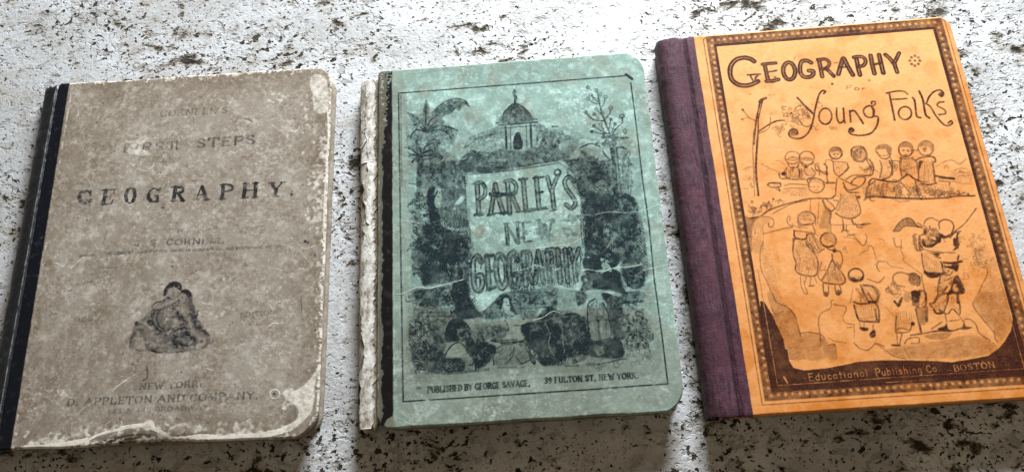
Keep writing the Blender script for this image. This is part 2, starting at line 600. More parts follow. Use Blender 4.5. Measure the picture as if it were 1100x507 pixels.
s 64 70 179 1655 133 1700 114 1693
s 56 70 191 1654 246 1708 299 1728
s 48 60 89 1770 104 1736 111 1752 126 1717 138 1737 148 1699
s 48 60 282 1672 278 1647 305 1668 304 1641 331 1655 334 1635
p 10 284 1738 405 1761 508 1719 580 1656 504 1629 401 1646 335 1676
s 72 75 149 1499 109 1538 83 1552
s 72 75 149 1496 109 1510 85 1504
s 72 75 151 1494 123 1481 104 1462
s 72 75 153 1498 198 1531 238 1520
s 72 75 154 1494 219 1497 278 1469
s 72 72 153 1502 146 1559 124 1594
s 72 72 156 1502 199 1580 244 1600
p 5 226 1473 307 1466 307 1454 189 1463
h 42 50 105 20 88 1637 333 1618 278 1501 167 1469 93 1491
h 42 65 91 88 130 1480 167 1477 152 1234 131 1236
h 49 85 98 5 371 1413 455 1503 779 1445 776 1394 494 1365
h 42 62 105 -30 174 1445 365 1446 406 1348 272 1226 201 1293
h 49 85 98 5 728 1481 946 1464 942 1417 723 1398
h 49 70 98 -50 970 1399 1156 1376 1219 1285 1221 1155 1045 1168
h 42 66 91 85 1239 1489 1260 1487 1256 1152 1228 1154
h 42 55 112 80 1292 1445 1341 1425 1321 1162 1272 1166
h 49 80 98 60 113 957 194 1101 406 1011 404 858 119 878
h 42 60 98 20 261 1195 412 1184 407 1059 294 1079
h 49 72 105 -40 102 1238 204 1230 193 1026 114 972
h 49 90 98 88 141 903 401 885 396 741 313 743 159 742
h 42 75 91 3 110 710 305 711 309 619 116 632
h 42 55 91 3 123 621 316 608 321 542 122 555
h 42 90 98 50 312 725 396 730 452 575 348 547
h 42 60 98 3 614 669 755 667 747 528 655 547
h 49 85 98 80 1048 1182 1217 1170 1200 851 1038 819
h 42 45 98 85 1148 994 1174 1015 1197 858 1153 862
h 49 80 98 -45 1231 1169 1339 1123 1332 798 1216 807
h 42 60 91 3 732 689 869 677 863 603 726 598
h 42 85 98 60 1067 674 1163 749 1210 671 1225 621 1139 648
h 49 80 98 -40 1239 754 1334 751 1330 649 1238 683
h 42 70 91 3 1219 625 1327 624 1325 572 1213 573
h 42 50 91 85 1020 489 1034 571 1105 573 1127 482
h 42 75 91 85 1134 589 1203 601 1204 477 1137 481
s 64 85 1060 673 1075 694 1109 728 1163 752 1209 735 1211 671 1235 619
s 56 80 1016 484 1029 575 1067 603
s 64 80 1106 579 1128 523 1131 477
s 64 85 1122 834 1138 812 1160 788 1177 759
s 56 80 1167 763 1150 757 1132 783
h 42 90 91 70 280 434 278 496 314 535 374 517 400 460 326 493 331 431
h 49 85 91 20 257 334 355 328 358 268 272 266
h 42 35 98 60 373 367 420 277 366 271 358 328
h 42 50 91 60 521 291 545 376 680 391 702 306 581 287
h 49 90 91 40 392 440 531 377 502 319 433 276
h 42 70 98 -40 100 425 255 402 259 274 111 276
h 42 50 98 5 414 487 584 476 560 416 439 424
s 72 90 275 427 272 482 300 529 348 536 388 502 402 460 389 424
s 56 80 333 491 377 488 388 468
s 48 85 345 464 359 464
s 64 85 257 335 275 373 303 405 344 416 383 372 415 317 422 269
s 56 80 517 288 517 334 548 382 613 392 680 395 706 351 703 303 647 282
s 56 80 591 490 633 514 688 519
s 56 75 604 471 658 470 714 487
s 64 85 479 421 533 408 566 402
h 49 85 105 75 719 474 884 511 1011 496 1021 387 962 310 773 275 718 359
h 42 50 84 84 1021 502 1135 495 1123 400 1048 382
h 42 85 91 30 987 372 1173 370 1178 290 1027 303
h 42 72 98 -40 1218 483 1334 448 1322 334 1202 328
s 56 85 1018 509 1022 400 1047 378 1089 382 1131 400 1140 501
s 56 70 737 445 767 389 749 323
s 56 25 800 482 817 427 806 373 829 318
s 56 30 919 447 935 392 917 339
s 64 25 881 477 882 416 884 328
d 30 875 491 84
d 30 941 473 98
p 72 535 1247 587 1241 676 1237 672 1217 623 1218 585 1214 540 1223
s 62 70 444 1304 472 1312 506 1299 514 1266
s 62 72 449 1116 486 1115
s 62 70 516 1114 541 1116
s 62 70 560 1121 642 1117
s 62 70 672 1119 764 1121
s 62 70 776 1124 853 1125
s 55 70 861 1112 904 1115
s 62 65 951 1141 983 1119 1026 1132
s 83 62 608 1056 615 1010 620 934
s 69 50 620 1055 666 943
s 83 60 675 1054 687 942
s 62 50 605 1059 639 1057
s 62 50 663 1060 699 1059
s 69 42 718 1061 717 940
s 55 40 718 1061 754 1061
s 55 40 723 1003 757 1003
s 55 40 720 939 765 943
s 69 42 797 1061 807 946
s 69 42 869 1056 849 943
s 55 40 807 949 832 1008 846 946
s 55 45 599 935 632 933
s 55 45 668 938 696 941
p 35 911 1053 942 1057 1003 1066 1013 1046 977 1042
h 48 75 96 84 622 866 749 876 748 679 619 682
h 48 72 96 84 772 874 892 872 873 701 767 696
h 48 70 96 84 892 878 1023 869 972 688 885 700
s 62 75 418 862 417 732 441 681 472 698
s 55 70 425 867 446 878 472 858 470 808
s 55 70 488 872 536 869
s 55 70 492 684 540 693
s 62 72 553 846 581 878 609 842 607 799
s 62 72 550 723 571 682 605 695
s 62 75 628 853 653 873 675 850
s 69 80 543 620 574 657 609 652 619 615 635 578 647 548
p 75 537 627 568 655 585 641 577 600 564 577 554 601
p 8 585 635 608 637 613 610 617 579 599 575 589 599
d 75 599 615 42
s 41 65 598 599 609 595
s 48 60 575 564 604 545 632 537
p 8 590 516 638 530 672 522 700 497 664 487 656 447 600 474
s 48 70 585 522 600 486 599 462
s 48 65 635 489 670 481 668 446
s 62 75 481 423 550 413 643 413
p 10 482 426 505 422 498 413 481 417
p 10 650 430 678 428 683 416 654 415
s 48 60 502 498 536 466 554 477
s 55 75 280 471 287 524 323 545 363 531 397 493 401 452
s 48 40 327 486 391 485
s 48 40 332 468 342 426
s 46 60 390 447 386 435 376 427 363 425 350 429 340 438 337 450 341 461 351 469 364 472 377 468 386 458 390 447
s 48 60 414 468 459 448 482 435
p 85 1023 822 1043 840 1079 833 1111 792 1122 763 1090 761 1032 767 1020 789
p 12 1045 835 1056 837 1060 827 1051 825
p 85 1112 845 1163 858 1198 839 1208 809 1187 773 1164 774 1158 808 1133 829
s 35 45 1171 838 1170 835 1166 833 1161 832 1156 833 1152 836 1151 839 1153 843 1157 845 1162 845 1167 844 1170 841 1171 838
p 15 1119 823 1154 808 1148 790 1172 760 1161 742 1137 772 1121 796
d 85 1137 800 37
s 32 70 1136 784 1147 779
p 8 1085 754 1131 754 1134 747 1089 748
p 82 1060 669 1085 700 1124 730 1188 740 1208 715 1201 646 1063 655
h 32 55 83 40 1085 700 1178 731 1198 655 1100 662
p 12 1018 756 1030 746 1034 732 1020 733
p 70 1006 729 1034 736 1080 747 1106 731 1076 701 1013 696
p 10 1019 714 1032 715 1040 703 1026 699
s 48 40 1219 738 1228 690 1214 645
p 85 193 1281 222 1291 232 1263 223 1171 251 1131 222 1103 194 1135
p 10 229 1278 258 1292 268 1252 260 1214 235 1232
d 75 238 1266 42
d 75 258 1267 35
s 48 60 241 1243 254 1241
p 12 231 1209 256 1207 259 1176 234 1182
s 64 60 282 1220 326 1225 348 1254
p 5 339 1193 369 1229 387 1236 375 1198 346 1181
h 49 60 105 40 260 1184 389 1174 399 1060 321 1065
s 80 80 269 1114 300 1074 342 1052
p 3 258 1100 276 1102 307 1066 356 1048 399 1048 391 1034 341 1035 292 1052 264 1073
p 50 516 1480 650 1505 862 1499 965 1462 966 1410 513 1400
p 14 636 1653 802 1651 798 1504 634 1506
l 116 74 647 1646 645 1505
l 58 62 673 1644 671 1503
p 88 687 1502 691 1571 714 1605 734 1574 735 1504
l 58 62 765 1648 762 1507
l 128 74 791 1646 788 1505
p 50 621 1672 640 1736 675 1769 708 1791 745 1770 785 1724 809 1668
l 105 80 610 1658 830 1658
l 58 75 619 1636 818 1638
s 58 80 632 1671 640 1730 675 1769 708 1791 745 1770 785 1724 803 1663
s 41 72 669 1668 684 1738 708 1785
s 41 72 745 1674 738 1746 708 1785
s 93 78 708 1785 710 1821
d 75 711 1839 91
s 76 75 711 1845 710 1879
s 58 70 699 1865 723 1865
s 47 55 520 1573 575 1604 634 1611
s 47 55 412 1535 494 1587 575 1604
s 47 50 816 1609 894 1585 959 1527
h 56 80 106 70 200 1088 407 1100 400 754 284 752 158 771
h 56 78 106 -50 80 546 228 511 248 304 106 298
h 56 80 106 60 1060 1161 1200 1179 1219 896 1056 876
h 56 75 106 -45 1244 1148 1352 1112 1356 689 1221 718
h 51 70 106 30 208 1539 398 1437 397 1267 246 1306
s 70 85 245 1278 212 1186 241 1085
s 70 80 1031 815 1088 784 1167 831
h 51 80 101 75 743 478 1003 485 996 291 755 282
n 55 464 1051 493 1064 506 1033 490 997 468 980 441 1001 445 1030
n 42 -10 2075 72 1942 77 1319 82 776 87 275 74 3 7 7 -4 940
n 22 1411 999 1491 994 1482 430 1485 189 1403 100 1397 534
n 25 1042 264 1276 225 1374 172 1350 463 1146 354
n 30 28 279 222 243 651 146 1027 100 1021 31 26 33
w 42 80 8 1109 51 1111 94 1105 155 1090
w 35 50 155 1090 208 1092 259 1104
w 35 70 592 914 655 917 687 924
w 46 85 6 696 47 700 89 717 131 729 187 718 250 731 306 741 372 755
w 38 70 648 786 704 788 768 811
w 42 55 900 1102 1053 1076 1108 1066
w 42 70 1109 1072 1180 1082 1306 1071 1391 1081 1464 1104
w 46 75 745 899 808 904 899 909 955 912 1006 931 1042 950
w 46 70 904 1163 996 1163 1067 1160
w 35 50 1144 913 1192 916
w 42 75 739 802 774 805 808 791
w 54 80 869 773 897 782
w 35 65 759 677 800 685 843 697 890 689 936 660 991 661
w 46 85 1012 754 1040 765 1121 747 1178 762 1260 763 1330 772
w 42 75 1333 739 1395 749 1486 761
w 46 80 734 508 789 521 839 549 876 540
w 35 60 875 533 960 540
w 35 60 974 801 972 730 978 680
F 14 279 56 50 1339 606 279 698
w 54 60 407 1945 441 1930
F 14 279 63 25 509 1744 1397 698
F 10 237 56 35 89 1745 209 349
F 10 279 70 40 981 1941 1397 209
w 27 40 1397 1684 1446 1659
F 24 419 98 50 168 65 908 489
F 24 419 98 50 397 26 1397 489
F 16 349 84 45 543 75 419 489
F 14 279 98 50 42 47 419 349
w 54 80 291 -3 370 -4
w 46 70 566 -3 657 -5
w 46 60 3 56 42 34 81 13 134 -3
F 10 279 70 60 605 241 489 140
F 40 349 98 40 1183 76 2304 628
w 38 50 727 129 733 64 746 19
F 14 279 84 40 821 27 698 279
w 46 70 1014 0 1104 -1
F 20 237 56 40 1370 71 419 559
F 20 251 72 30 255 2026 2154 538
F 20 251 90 45 1095 2032 1077 449
F 20 251 72 35 1432 1731 449 1795
n 50 80 621 475 520 1068 556 1422 458 1444 52 830 -4 74 3'''
ART['b3'] = '''o 292 100 62 35 326 1978 308 1996 272 2008 226 1998 192 1963 179 1917 183 1872 209 1840 247 1827 288 1831 327 1848
s 112 85 276 1894 312 1893 349 1893
s 128 85 335 1889 315 1867 327 1837
s 96 85 291 1886 301 1848
o 253 90 56 40 382 1952 383 1899 385 1846
o 214 90 49 40 370 1955 411 1956 446 1956
s 120 72 384 1903 417 1904 443 1908
o 233 90 56 40 374 1844 414 1843 444 1849
d 60 428 1863 97
o 262 94 56 40 547 1899 540 1872 526 1851 509 1843 492 1850 482 1870 479 1897 486 1925 500 1945 518 1953 534 1946 544 1926 547 1899
o 262 94 56 40 646 1940 624 1956 595 1953 579 1919 576 1873 597 1850 634 1854 648 1883 623 1890
o 253 94 56 40 693 1953 692 1900 691 1845
o 214 94 49 40 686 1956 726 1956 746 1938 741 1913 719 1896 699 1895
o 233 94 49 40 722 1896 742 1866 756 1843
s 64 60 775 1925 794 1929
o 272 98 56 40 829 1951 804 1899 784 1854
o 272 98 56 40 834 1951 847 1895 863 1841
s 96 78 803 1895 843 1895
o 272 98 56 40 904 1947 902 1890 902 1838
o 233 98 49 40 891 1954 935 1954 952 1929 938 1899 907 1889
o 272 98 56 40 987 1956 984 1899 984 1839
o 272 98 56 40 1035 1957 1034 1895 1034 1839
s 160 78 984 1899 1035 1901
o 253 98 49 40 1071 1954 1090 1927 1104 1895
o 233 98 49 40 1149 1958 1127 1924 1108 1895
o 253 98 49 40 1107 1896 1109 1867 1111 1837
d 55 1252 1898 90
d 60 1239 1878 90
d 60 1218 1869 90
d 60 1202 1881 90
d 55 1198 1903 90
d 60 1211 1924 90
d 60 1232 1932 90
d 55 1249 1920 90
d 80 1225 1901 69
T 250 75 806 1754 926 1733 For
d 30 946 1798 83
d 70 738 1794 69
f 6 153 43 25 377 1799 417 125
f 5 139 43 25 391 1752 312 104
f 3 139 35 22 270 1767 125 56
f 4 153 35 30 555 1985 278 83
s 101 72 347 1737 321 1719 301 1668 279 1605 262 1542 241 1459
s 73 75 334 1726 306 1651 289 1604 279 1541 256 1458
s 165 72 316 1717 331 1730 353 1738
s 92 75 276 1531 318 1557 357 1578 395 1591 434 1590
s 55 55 279 1521 337 1548 355 1590 359 1614
s 55 60 271 1601 242 1624 225 1654 214 1675
s 46 50 272 1605 232 1625 201 1616
d 55 214 1675 76
d 50 202 1616 76
f 16 278 43 50 467 1637 417 347
f 16 278 43 50 541 1647 417 347
f 16 278 43 45 529 1583 417 347
f 10 278 43 42 378 1536 417 208
f 8 278 43 40 448 1566 417 417
f 6 208 43 40 638 1671 417 174
f 6 208 43 40 599 1537 417 139
f 6 208 43 22 381 1636 208 139
s 55 60 497 1643 512 1666 546 1675 578 1656
s 64 60 509 1593 530 1551 557 1541 573 1552
d 70 479 1632 69
d 60 569 1604 97
f 5 208 43 35 686 1526 174 104
s 110 80 529 1725 565 1665 599 1614
s 101 80 679 1737 691 1751 672 1755 649 1727 618 1656 599 1601 575 1543 542 1496 499 1473 454 1482 443 1507 461 1531 487 1527 491 1503 470 1499
d 45 467 1509 194
s 96 80 696 1593 687 1569 671 1552 652 1547 636 1555 626 1574 626 1599 636 1623 652 1640 671 1645 687 1637 696 1618 696 1593
s 101 80 733 1642 723 1591 729 1550 757 1564 769 1637
s 101 80 760 1580 760 1546
s 101 80 801 1620 792 1549
s 110 80 801 1612 828 1612 858 1533
s 101 80 928 1613 922 1636 897 1636 874 1610 884 1575 915 1568 934 1605 927 1628
s 92 80 925 1634 945 1644 949 1662 931 1663 929 1649
s 101 80 932 1625 924 1577 946 1564 926 1510 884 1470 826 1463 779 1476 772 1499 788 1512 799 1497 786 1488
d 70 785 1496 104
s 110 82 1038 1713 1036 1636 1032 1540
s 101 80 1023 1709 1075 1717 1120 1712 1137 1692
s 92 80 1046 1668 1088 1666 1127 1666
s 96 80 1132 1575 1123 1555 1107 1542 1088 1538 1072 1545 1063 1561 1062 1581 1071 1600 1087 1613 1106 1617 1122 1610 1132 1595 1132 1575
s 110 80 1159 1670 1166 1645 1156 1557 1175 1542
s 119 82 1204 1707 1212 1653 1206 1561 1222 1536
s 101 80 1227 1627 1250 1666 1287 1697 1321 1702 1334 1679 1318 1662 1305 1676
d 75 1321 1678 132
s 101 80 1218 1628 1242 1606 1264 1536 1297 1484 1334 1491 1335 1510 1317 1498
s 92 80 1322 1627 1296 1627 1282 1608 1313 1580 1314 1556 1278 1552
s 104 75 280 1542 258 1449 235 1342 224 1250 218 1155
s 40 55 254 1544 235 1451 216 1312 198 1156
s 40 50 248 1403 220 1297 216 1205
s 40 45 262 1339 300 1313 357 1278
s 32 40 341 1348 363 1350 381 1333 392 1317
s 40 40 156 1309 182 1323 218 1324
f 8 181 35 35 180 1284 278 417
f 6 181 35 35 169 1217 278 278
s 40 40 284 1299 299 1306
s 53 62 479 1359 470 1341 453 1329 432 1325 413 1332 400 1347 398 1365 407 1383 424 1396 445 1399 464 1392 476 1378 479 1359
s 48 60 402 1353 439 1364 473 1351
s 56 60 404 1339 415 1308 452 1301 471 1330
s 40 50 428 1324 442 1323
s 56 60 397 1305 378 1276 386 1243 439 1229
s 56 60 459 1300 457 1262 448 1236
s 56 65 350 1278 352 1246 386 1241 385 1275
d 70 376 1272 83
s 61 62 554 1350 545 1331 528 1318 507 1314 488 1321 476 1336 474 1357 483 1376 500 1390 521 1393 540 1386 552 1370 554 1350
s 48 50 475 1349 515 1338 552 1343
s 64 65 478 1326 494 1300 533 1316
d 65 500 1301 69
s 56 60 473 1291 471 1253 457 1231 509 1227
s 56 60 528 1293 544 1259 524 1237 508 1224
s 80 75 276 1212 292 1222 347 1216
s 72 70 279 1208 301 1195 343 1197 348 1216
s 48 60 365 1201 408 1207 489 1195
s 40 50 358 1183 417 1182 484 1170
s 80 75 333 1196 336 1172
s 68 60 578 1184 568 1164 550 1150 528 1146 508 1153 495 1169 494 1191 503 1211 521 1225 544 1229 564 1222 576 1205 578 1184
s 72 60 498 1190 495 1228 537 1233 581 1206
s 64 65 552 1314 552 1276 598 1262
s 80 70 600 1310 612 1291 600 1254
s 56 60 559 1307 568 1284 564 1246
s 48 50 608 1242 611 1326 639 1332
s 68 75 709 1366 701 1349 686 1337 668 1334 652 1340 641 1354 640 1372 648 1389 663 1401 681 1404 698 1398 708 1384 709 1366
s 72 75 642 1362 646 1345
s 80 75 699 1350 709 1361
s 48 55 655 1342 648 1323 678 1317 719 1310
s 64 65 725 1305 720 1275 669 1233 646 1262 651 1319
s 48 40 665 1283 686 1282
s 64 65 724 1294 724 1271 677 1237 667 1222 724 1180
s 64 65 610 1288 601 1205 639 1194
s 56 65 653 1219 638 1172 627 1122
s 96 65 590 1198 634 1196
s 88 65 762 1383 785 1397 826 1392 839 1354 833 1322
s 80 65 761 1380 757 1345 775 1313 816 1309
p 35 763 1372 788 1358 786 1316 766 1321
f 8 208 43 50 800 1368 312 208
d 70 806 1309 83
s 72 60 839 1319 859 1289 852 1241 826 1221 745 1231 699 1210
f 8 208 43 50 814 1263 278 208
s 72 65 682 1194 689 1160 714 1147 774 1168 803 1210 756 1216 722 1184 753 1168
s 72 65 681 1168 698 1137 752 1129
s 88 70 786 1110 806 1158 851 1188
s 53 45 832 1347 824 1329 811 1316 796 1312 782 1319 774 1333 774 1351 782 1369 795 1382 810 1386 824 1379 832 1365 832 1347
s 72 60 775 1309 810 1310 835 1331
f 6 174 43 50 803 1341 208 174
s 72 65 827 1324 845 1269 843 1227 759 1228
s 64 60 806 1256 835 1262
s 53 50 976 1362 966 1345 948 1334 926 1332 906 1338 893 1352 891 1369 900 1385 918 1396 940 1399 961 1393 974 1379 976 1362
s 72 60 897 1357 910 1321 943 1314 968 1339
d 65 960 1359 69
s 72 62 901 1306 903 1264 880 1205
s 80 65 951 1302 954 1252 933 1207 890 1193
s 48 50 852 1318 854 1268 884 1231
s 56 60 960 1297 1000 1290 998 1248
f 6 278 43 45 981 1265 208 278
s 83 70 1090 1356 1080 1335 1063 1320 1043 1316 1025 1323 1015 1340 1015 1362 1025 1384 1042 1398 1062 1403 1080 1395 1090 1378 1090 1356
d 65 1041 1356 56
d 65 1063 1349 56
s 48 60 1040 1329 1054 1327
s 72 65 1037 1322 1055 1316
s 64 62 1012 1312 1045 1304 1081 1309
s 64 60 1018 1308 1001 1256 996 1203
s 64 60 1072 1300 1093 1286 1087 1218
f 6 347 43 30 1047 1252 347 347
s 48 50 1090 1348 1119 1354
s 61 60 1202 1354 1191 1333 1173 1318 1151 1314 1132 1321 1121 1339 1120 1361 1131 1383 1150 1398 1171 1402 1191 1394 1202 1377 1202 1354
f 5 153 35 45 1154 1358 174 174
s 64 60 1159 1319 1172 1314
s 80 65 1086 1287 1121 1303 1184 1306 1195 1280 1175 1266
s 72 65 1117 1285 1096 1240 1081 1181
s 88 68 1177 1263 1169 1197 1164 1158
s 40 35 1130 1253 1106 1164
s 40 35 1147 1236 1130 1162
s 120 80 1172 1193 1216 1179 1268 1169
s 64 70 1184 1161 1237 1152 1235 1137
s 40 60 1187 1173 1254 1167
s 80 75 1093 1152 1126 1144 1170 1151
s 48 45 1192 1246 1245 1272 1287 1274 1316 1251 1357 1276
s 40 40 1228 1230 1246 1247 1255 1227
s 40 35 1280 1218 1316 1226 1349 1220
s 40 35 1290 1202 1350 1197
s 40 35 1292 1183 1353 1180
s 40 40 1264 1151 1301 1137 1354 1131
s 96 72 817 1183 840 1202 876 1192 954 1175 1000 1194 1031 1212 1060 1184 1090 1167
s 64 60 818 1180 783 1110
s 64 55 840 1185 847 1155 871 1103
f 14 417 52 45 913 1142 1111 347
f 18 417 52 48 1079 1121 1250 312
f 6 278 43 40 1251 1100 556 208
s 72 60 982 1174 1002 1142 1019 1096
s 72 60 1062 1179 1061 1130 1058 1088
s 120 78 782 1097 824 1101 916 1086 1002 1075 1082 1066
s 80 70 1082 1066 1197 1063 1252 1067 1352 1063
f 22 278 52 55 908 1113 1181 243
f 26 278 52 55 1124 1100 1181 243
f 8 181 61 60 1194 1081 347 83
f 8 181 61 60 1295 1077 347 83
s 48 40 915 1079 958 1061 1006 1061
p 45 127 1037 150 1032 179 1037 206 1035 174 1008 156 969 141 897 134 843 119 844 123 920
s 72 75 150 1028 206 1035 251 1061 310 1082 396 1101 474 1114 529 1113 600 1108 620 1121
s 48 60 276 1044 321 1066 395 1094 473 1106
s 64 50 206 1035 256 1027 275 1004 265 975 245 973 245 995
s 48 50 159 991 175 1015 201 1028
s 40 40 210 965 203 900 186 839
f 10 208 52 50 186 1084 417 347
f 10 181 61 60 258 1101 278 208
f 8 208 43 50 330 1118 556 278
f 5 181 69 60 185 1073 139 69
d 60 294 1128 69
s 56 50 310 1202 326 1178 340 1200
s 48 45 390 1184 445 1182 514 1182
s 61 60 498 1001 488 983 468 970 444 967 421 974 407 989 404 1008 413 1027 433 1039 458 1042 480 1035 495 1020 498 1001
s 64 65 404 992 407 970 448 968 477 973
f 8 208 43 30 454 1004 347 243
s 56 50 357 1028 344 998 353 974 373 965
s 48 50 359 1026 366 1015 357 997
s 48 55 210 936 267 946 337 959 366 960
s 88 70 372 941 372 902 420 889 438 915
s 56 60 372 941 414 933 466 922
s 56 60 438 915 479 919 474 966
s 64 60 360 899 345 827
s 72 62 421 876 447 819
s 64 55 464 909 488 821
s 48 50 445 896 449 867 474 817
s 99 72 580 873 571 854 554 841 533 838 514 844 502 859 500 879 509 898 526 911 547 914 566 908 578 892 580 873
f 6 139 43 30 540 874 208 208
d 70 561 816 111
s 48 50 489 1104 477 1047
s 48 40 532 1093 503 971
p 22 550 1041 581 1024 566 966 559 909 537 940 505 949
s 104 60 554 1100 561 1062 582 1031 564 967
s 48 50 571 966 562 909
s 72 60 570 1110 607 1055 586 1035 566 1047
s 72 50 611 1096 634 1086 612 1044
s 72 65 607 1022 637 998 686 986 733 1008 741 1048 732 1116
s 48 50 656 1129 637 1064 616 1029
f 8 417 43 25 685 1067 417 486
d 65 747 1103 97
s 80 65 770 1083 793 1096 831 1097
s 56 60 637 990 635 947 624 917
s 56 60 682 985 690 956 735 946 776 950
s 40 50 568 959 628 954 689 951
s 72 55 633 925 655 916
s 72 60 643 892 684 896
s 64 60 696 956 709 935 729 932
s 48 45 676 889 718 831 742 873 738 894
s 72 62 364 889 345 819 351 762 342 727 361 701 424 686 449 702 465 760 454 811 422 856
s 40 45 364 832 376 788 358 726
s 40 40 407 772 408 708
s 40 40 440 805 442 727
f 10 417 43 18 407 772 486 625
s 48 50 362 691 355 642 367 597 381 599 374 645 392 688
s 48 50 413 679 401 636
s 72 60 395 635 420 634
s 48 50 433 677 438 650
s 64 60 525 832 543 820 563 820
s 80 68 545 797 545 758 573 700 586 657 567 634 521 636 472 647
s 56 62 472 648 454 669
s 72 60 466 659 502 708 541 769
s 64 60 554 809 588 809 594 765 574 721
s 64 60 560 753 574 721
s 56 60 422 856 467 810 496 822 511 828
s 48 50 485 759 451 684 466 662
s 40 50 551 740 505 656
s 48 50 547 733 545 650
s 40 45 556 732 570 648
f 12 417 43 30 532 692 417 417
s 56 60 469 640 464 586 484 581 495 631
s 56 60 527 630 527 589 553 587 551 628
d 50 473 586 139
d 50 541 591 139
s 40 45 542 868 558 864
s 91 70 683 673 674 656 658 645 638 641 620 647 609 661 607 678 615 695 632 707 652 710 670 704 681 690 683 673
p 50 609 673 637 653 676 655 661 640 638 639 613 648
s 80 65 658 621 668 579 679 530
s 88 65 670 618 720 608 738 567 724 534 687 530
s 40 45 614 603 588 532
s 48 50 634 605 646 567 642 533
f 6 278 43 35 646 567 347 278
d 50 690 574 42
s 40 50 623 884 675 873 713 830 741 868
s 40 45 682 779 710 800 734 804 741 828 763 815 764 780 769 748 804 735
s 48 50 774 737 760 710 769 685
s 48 50 699 651 751 628 787 656
s 48 50 202 894 178 846 165 747 187 662 210 559
f 10 208 35 18 245 769 417 625
f 4 208 35 35 617 820 69 139
s 120 78 1026 839 1025 812 1056 800 1094 819
s 80 70 1103 847 1108 822
f 8 278 61 50 1045 837 278 208
s 72 70 999 784 1015 790 1007 819 1015 854
s 104 50 989 856 984 792 995 781
s 64 50 1013 789 1063 772 1172 757
s 72 70 1060 760 1093 759 1076 743 1094 735
s 64 70 1004 770 996 714 996 669
s 152 82 997 664 1021 648 1067 649 1097 654
s 88 72 1089 664 1093 700 1090 714
s 96 70 1206 839 1201 797 1176 776
s 80 65 1188 742 1177 718
s 120 78 1104 709 1145 703 1194 709
p 70 1141 700 1177 697 1160 657 1148 675
s 48 50 1106 702 1098 658
d 40 1116 662 83
s 56 60 1093 651 1117 639 1135 658
s 96 68 1074 646 1048 592 1037 545 1056 547 1090 582
s 48 50 1084 610 1121 628
s 104 72 1155 633 1168 577 1163 543 1107 546 1084 541
s 72 68 1138 620 1106 568 1080 539
f 8 208 69 50 1137 586 243 278
s 136 70 1135 545 1124 494
s 72 60 1079 549 1039 532 1005 502
f 6 208 69 40 1058 571 174 278
s 56 55 975 646 972 564
s 72 65 948 562 974 567 963 505
s 56 52 825 628 838 661 875 674 912 657
s 56 52 825 628 847 606 879 596
s 64 65 912 656 938 662 964 647
s 104 70 963 640 959 613 943 597
s 61 60 960 626 953 614 942 605 928 602 916 607 909 617 908 630 914 643 926 651 940 654 952 650 959 639 960 626
d 35 939 635 181
s 80 65 905 565 935 560 951 572
s 208 70 914 554 907 509
s 120 72 932 549 924 513
f 12 208 52 45 810 589 417 278
s 48 50 794 604 805 562 850 559
s 112 72 850 538 833 514
s 40 42 753 723 776 737 815 734 831 711 894 694
s 40 45 883 864 880 814 910 811 901 791 910 755 901 734 939 696 982 651
s 40 40 729 609 748 573 724 522
s 48 50 1280 767 1275 735 1276 700 1309 670 1304 629 1265 577 1232 525 1208 493
f 16 222 61 38 1291 720 347 556
f 8 278 43 25 1218 677 486 556
p 17 175 611 202 609 216 560 265 536 294 493 302 446 305 385 305 319 305 263 219 268 216 325 211 392 189 474
s 64 62 202 609 216 560 260 536 292 494 300 446 305 385 306 319 305 263
f 10 417 43 25 238 491 556 486
s 56 55 183 535 200 500 241 511
s 56 55 305 391 351 394 407 380
p 16 309 379 405 372 395 300 416 255 308 262
s 56 58 413 465 406 425 405 385 397 326
s 48 50 413 465 434 490 483 511 492 547 506 553
s 48 50 502 530 532 521 557 517 559 495 534 460 546 429 583 419
s 40 50 583 419 573 360
s 48 50 545 405 571 406
s 56 55 407 380 423 361 435 324 467 322 464 252
p 22 411 365 433 344 437 317 466 318 461 252 422 255 400 306
s 48 45 442 359 471 341 526 327
s 56 52 564 325 590 294 627 285 672 314 710 297
s 88 70 603 518 609 451 625 433 701 423
d 80 705 428 111
s 96 65 713 528 722 490 715 437
s 104 68 606 534 643 522 719 527
s 48 50 648 577 666 535
s 80 68 688 574 704 532
s 48 50 635 433 633 409
p 82 609 403 650 396 641 382 615 385
s 48 60 679 413 668 374
p 85 650 365 680 386 678 353 655 345
s 48 50 614 427 612 403
d 60 474 584 125
d 60 534 585 125
s 112 75 851 537 827 500 810 523
s 72 62 802 444 783 372 793 362 849 365 875 409
d 80 876 402 104
s 64 60 786 372 805 384 853 371
s 64 60 812 357 786 300
s 88 70 748 301 789 297
s 48 55 786 359 778 307
s 104 72 906 518 923 481 960 492 976 554
f 8 208 69 55 919 517 208 278
s 112 70 908 477 907 424 907 357
p 30 916 477 961 473 945 408 911 397
s 144 60 963 480 947 411
s 72 65 851 345 913 349 985 357 1061 353 1102 362
s 64 60 962 370 1021 401
s 56 60 813 305 837 328 886 331 882 303 845 304
s 88 68 1035 543 1003 501 983 499 990 481
s 104 72 995 468 1006 447 1039 448 1023 462
s 72 68 1088 546 1075 506 1044 451 1063 441 1088 464 1112 433 1124 449 1132 502 1126 543
s 48 50 1046 508 1053 480
s 48 55 1046 437 1044 388
s 48 55 1112 429 1125 398
p 88 991 368 1029 379 1041 391 1044 364 1061 352 1010 354
p 85 1101 360 1121 376 1130 405 1133 371 1163 365 1131 354
s 48 50 1060 403 1109 406
s 56 52 1138 407 1163 404 1184 378 1191 331 1232 294
p 30 915 334 950 343 1053 347 1027 319 968 314
s 56 60 1231 522 1195 477 1222 408 1252 350 1264 325
p 15 1238 535 1201 477 1233 401 1268 326 1274 286 1326 315 1358 366 1369 445 1365 526
p 13 697 273 824 297 973 307 1144 328 1196 305 1252 278 1250 243 1154 217 1027 214 809 229
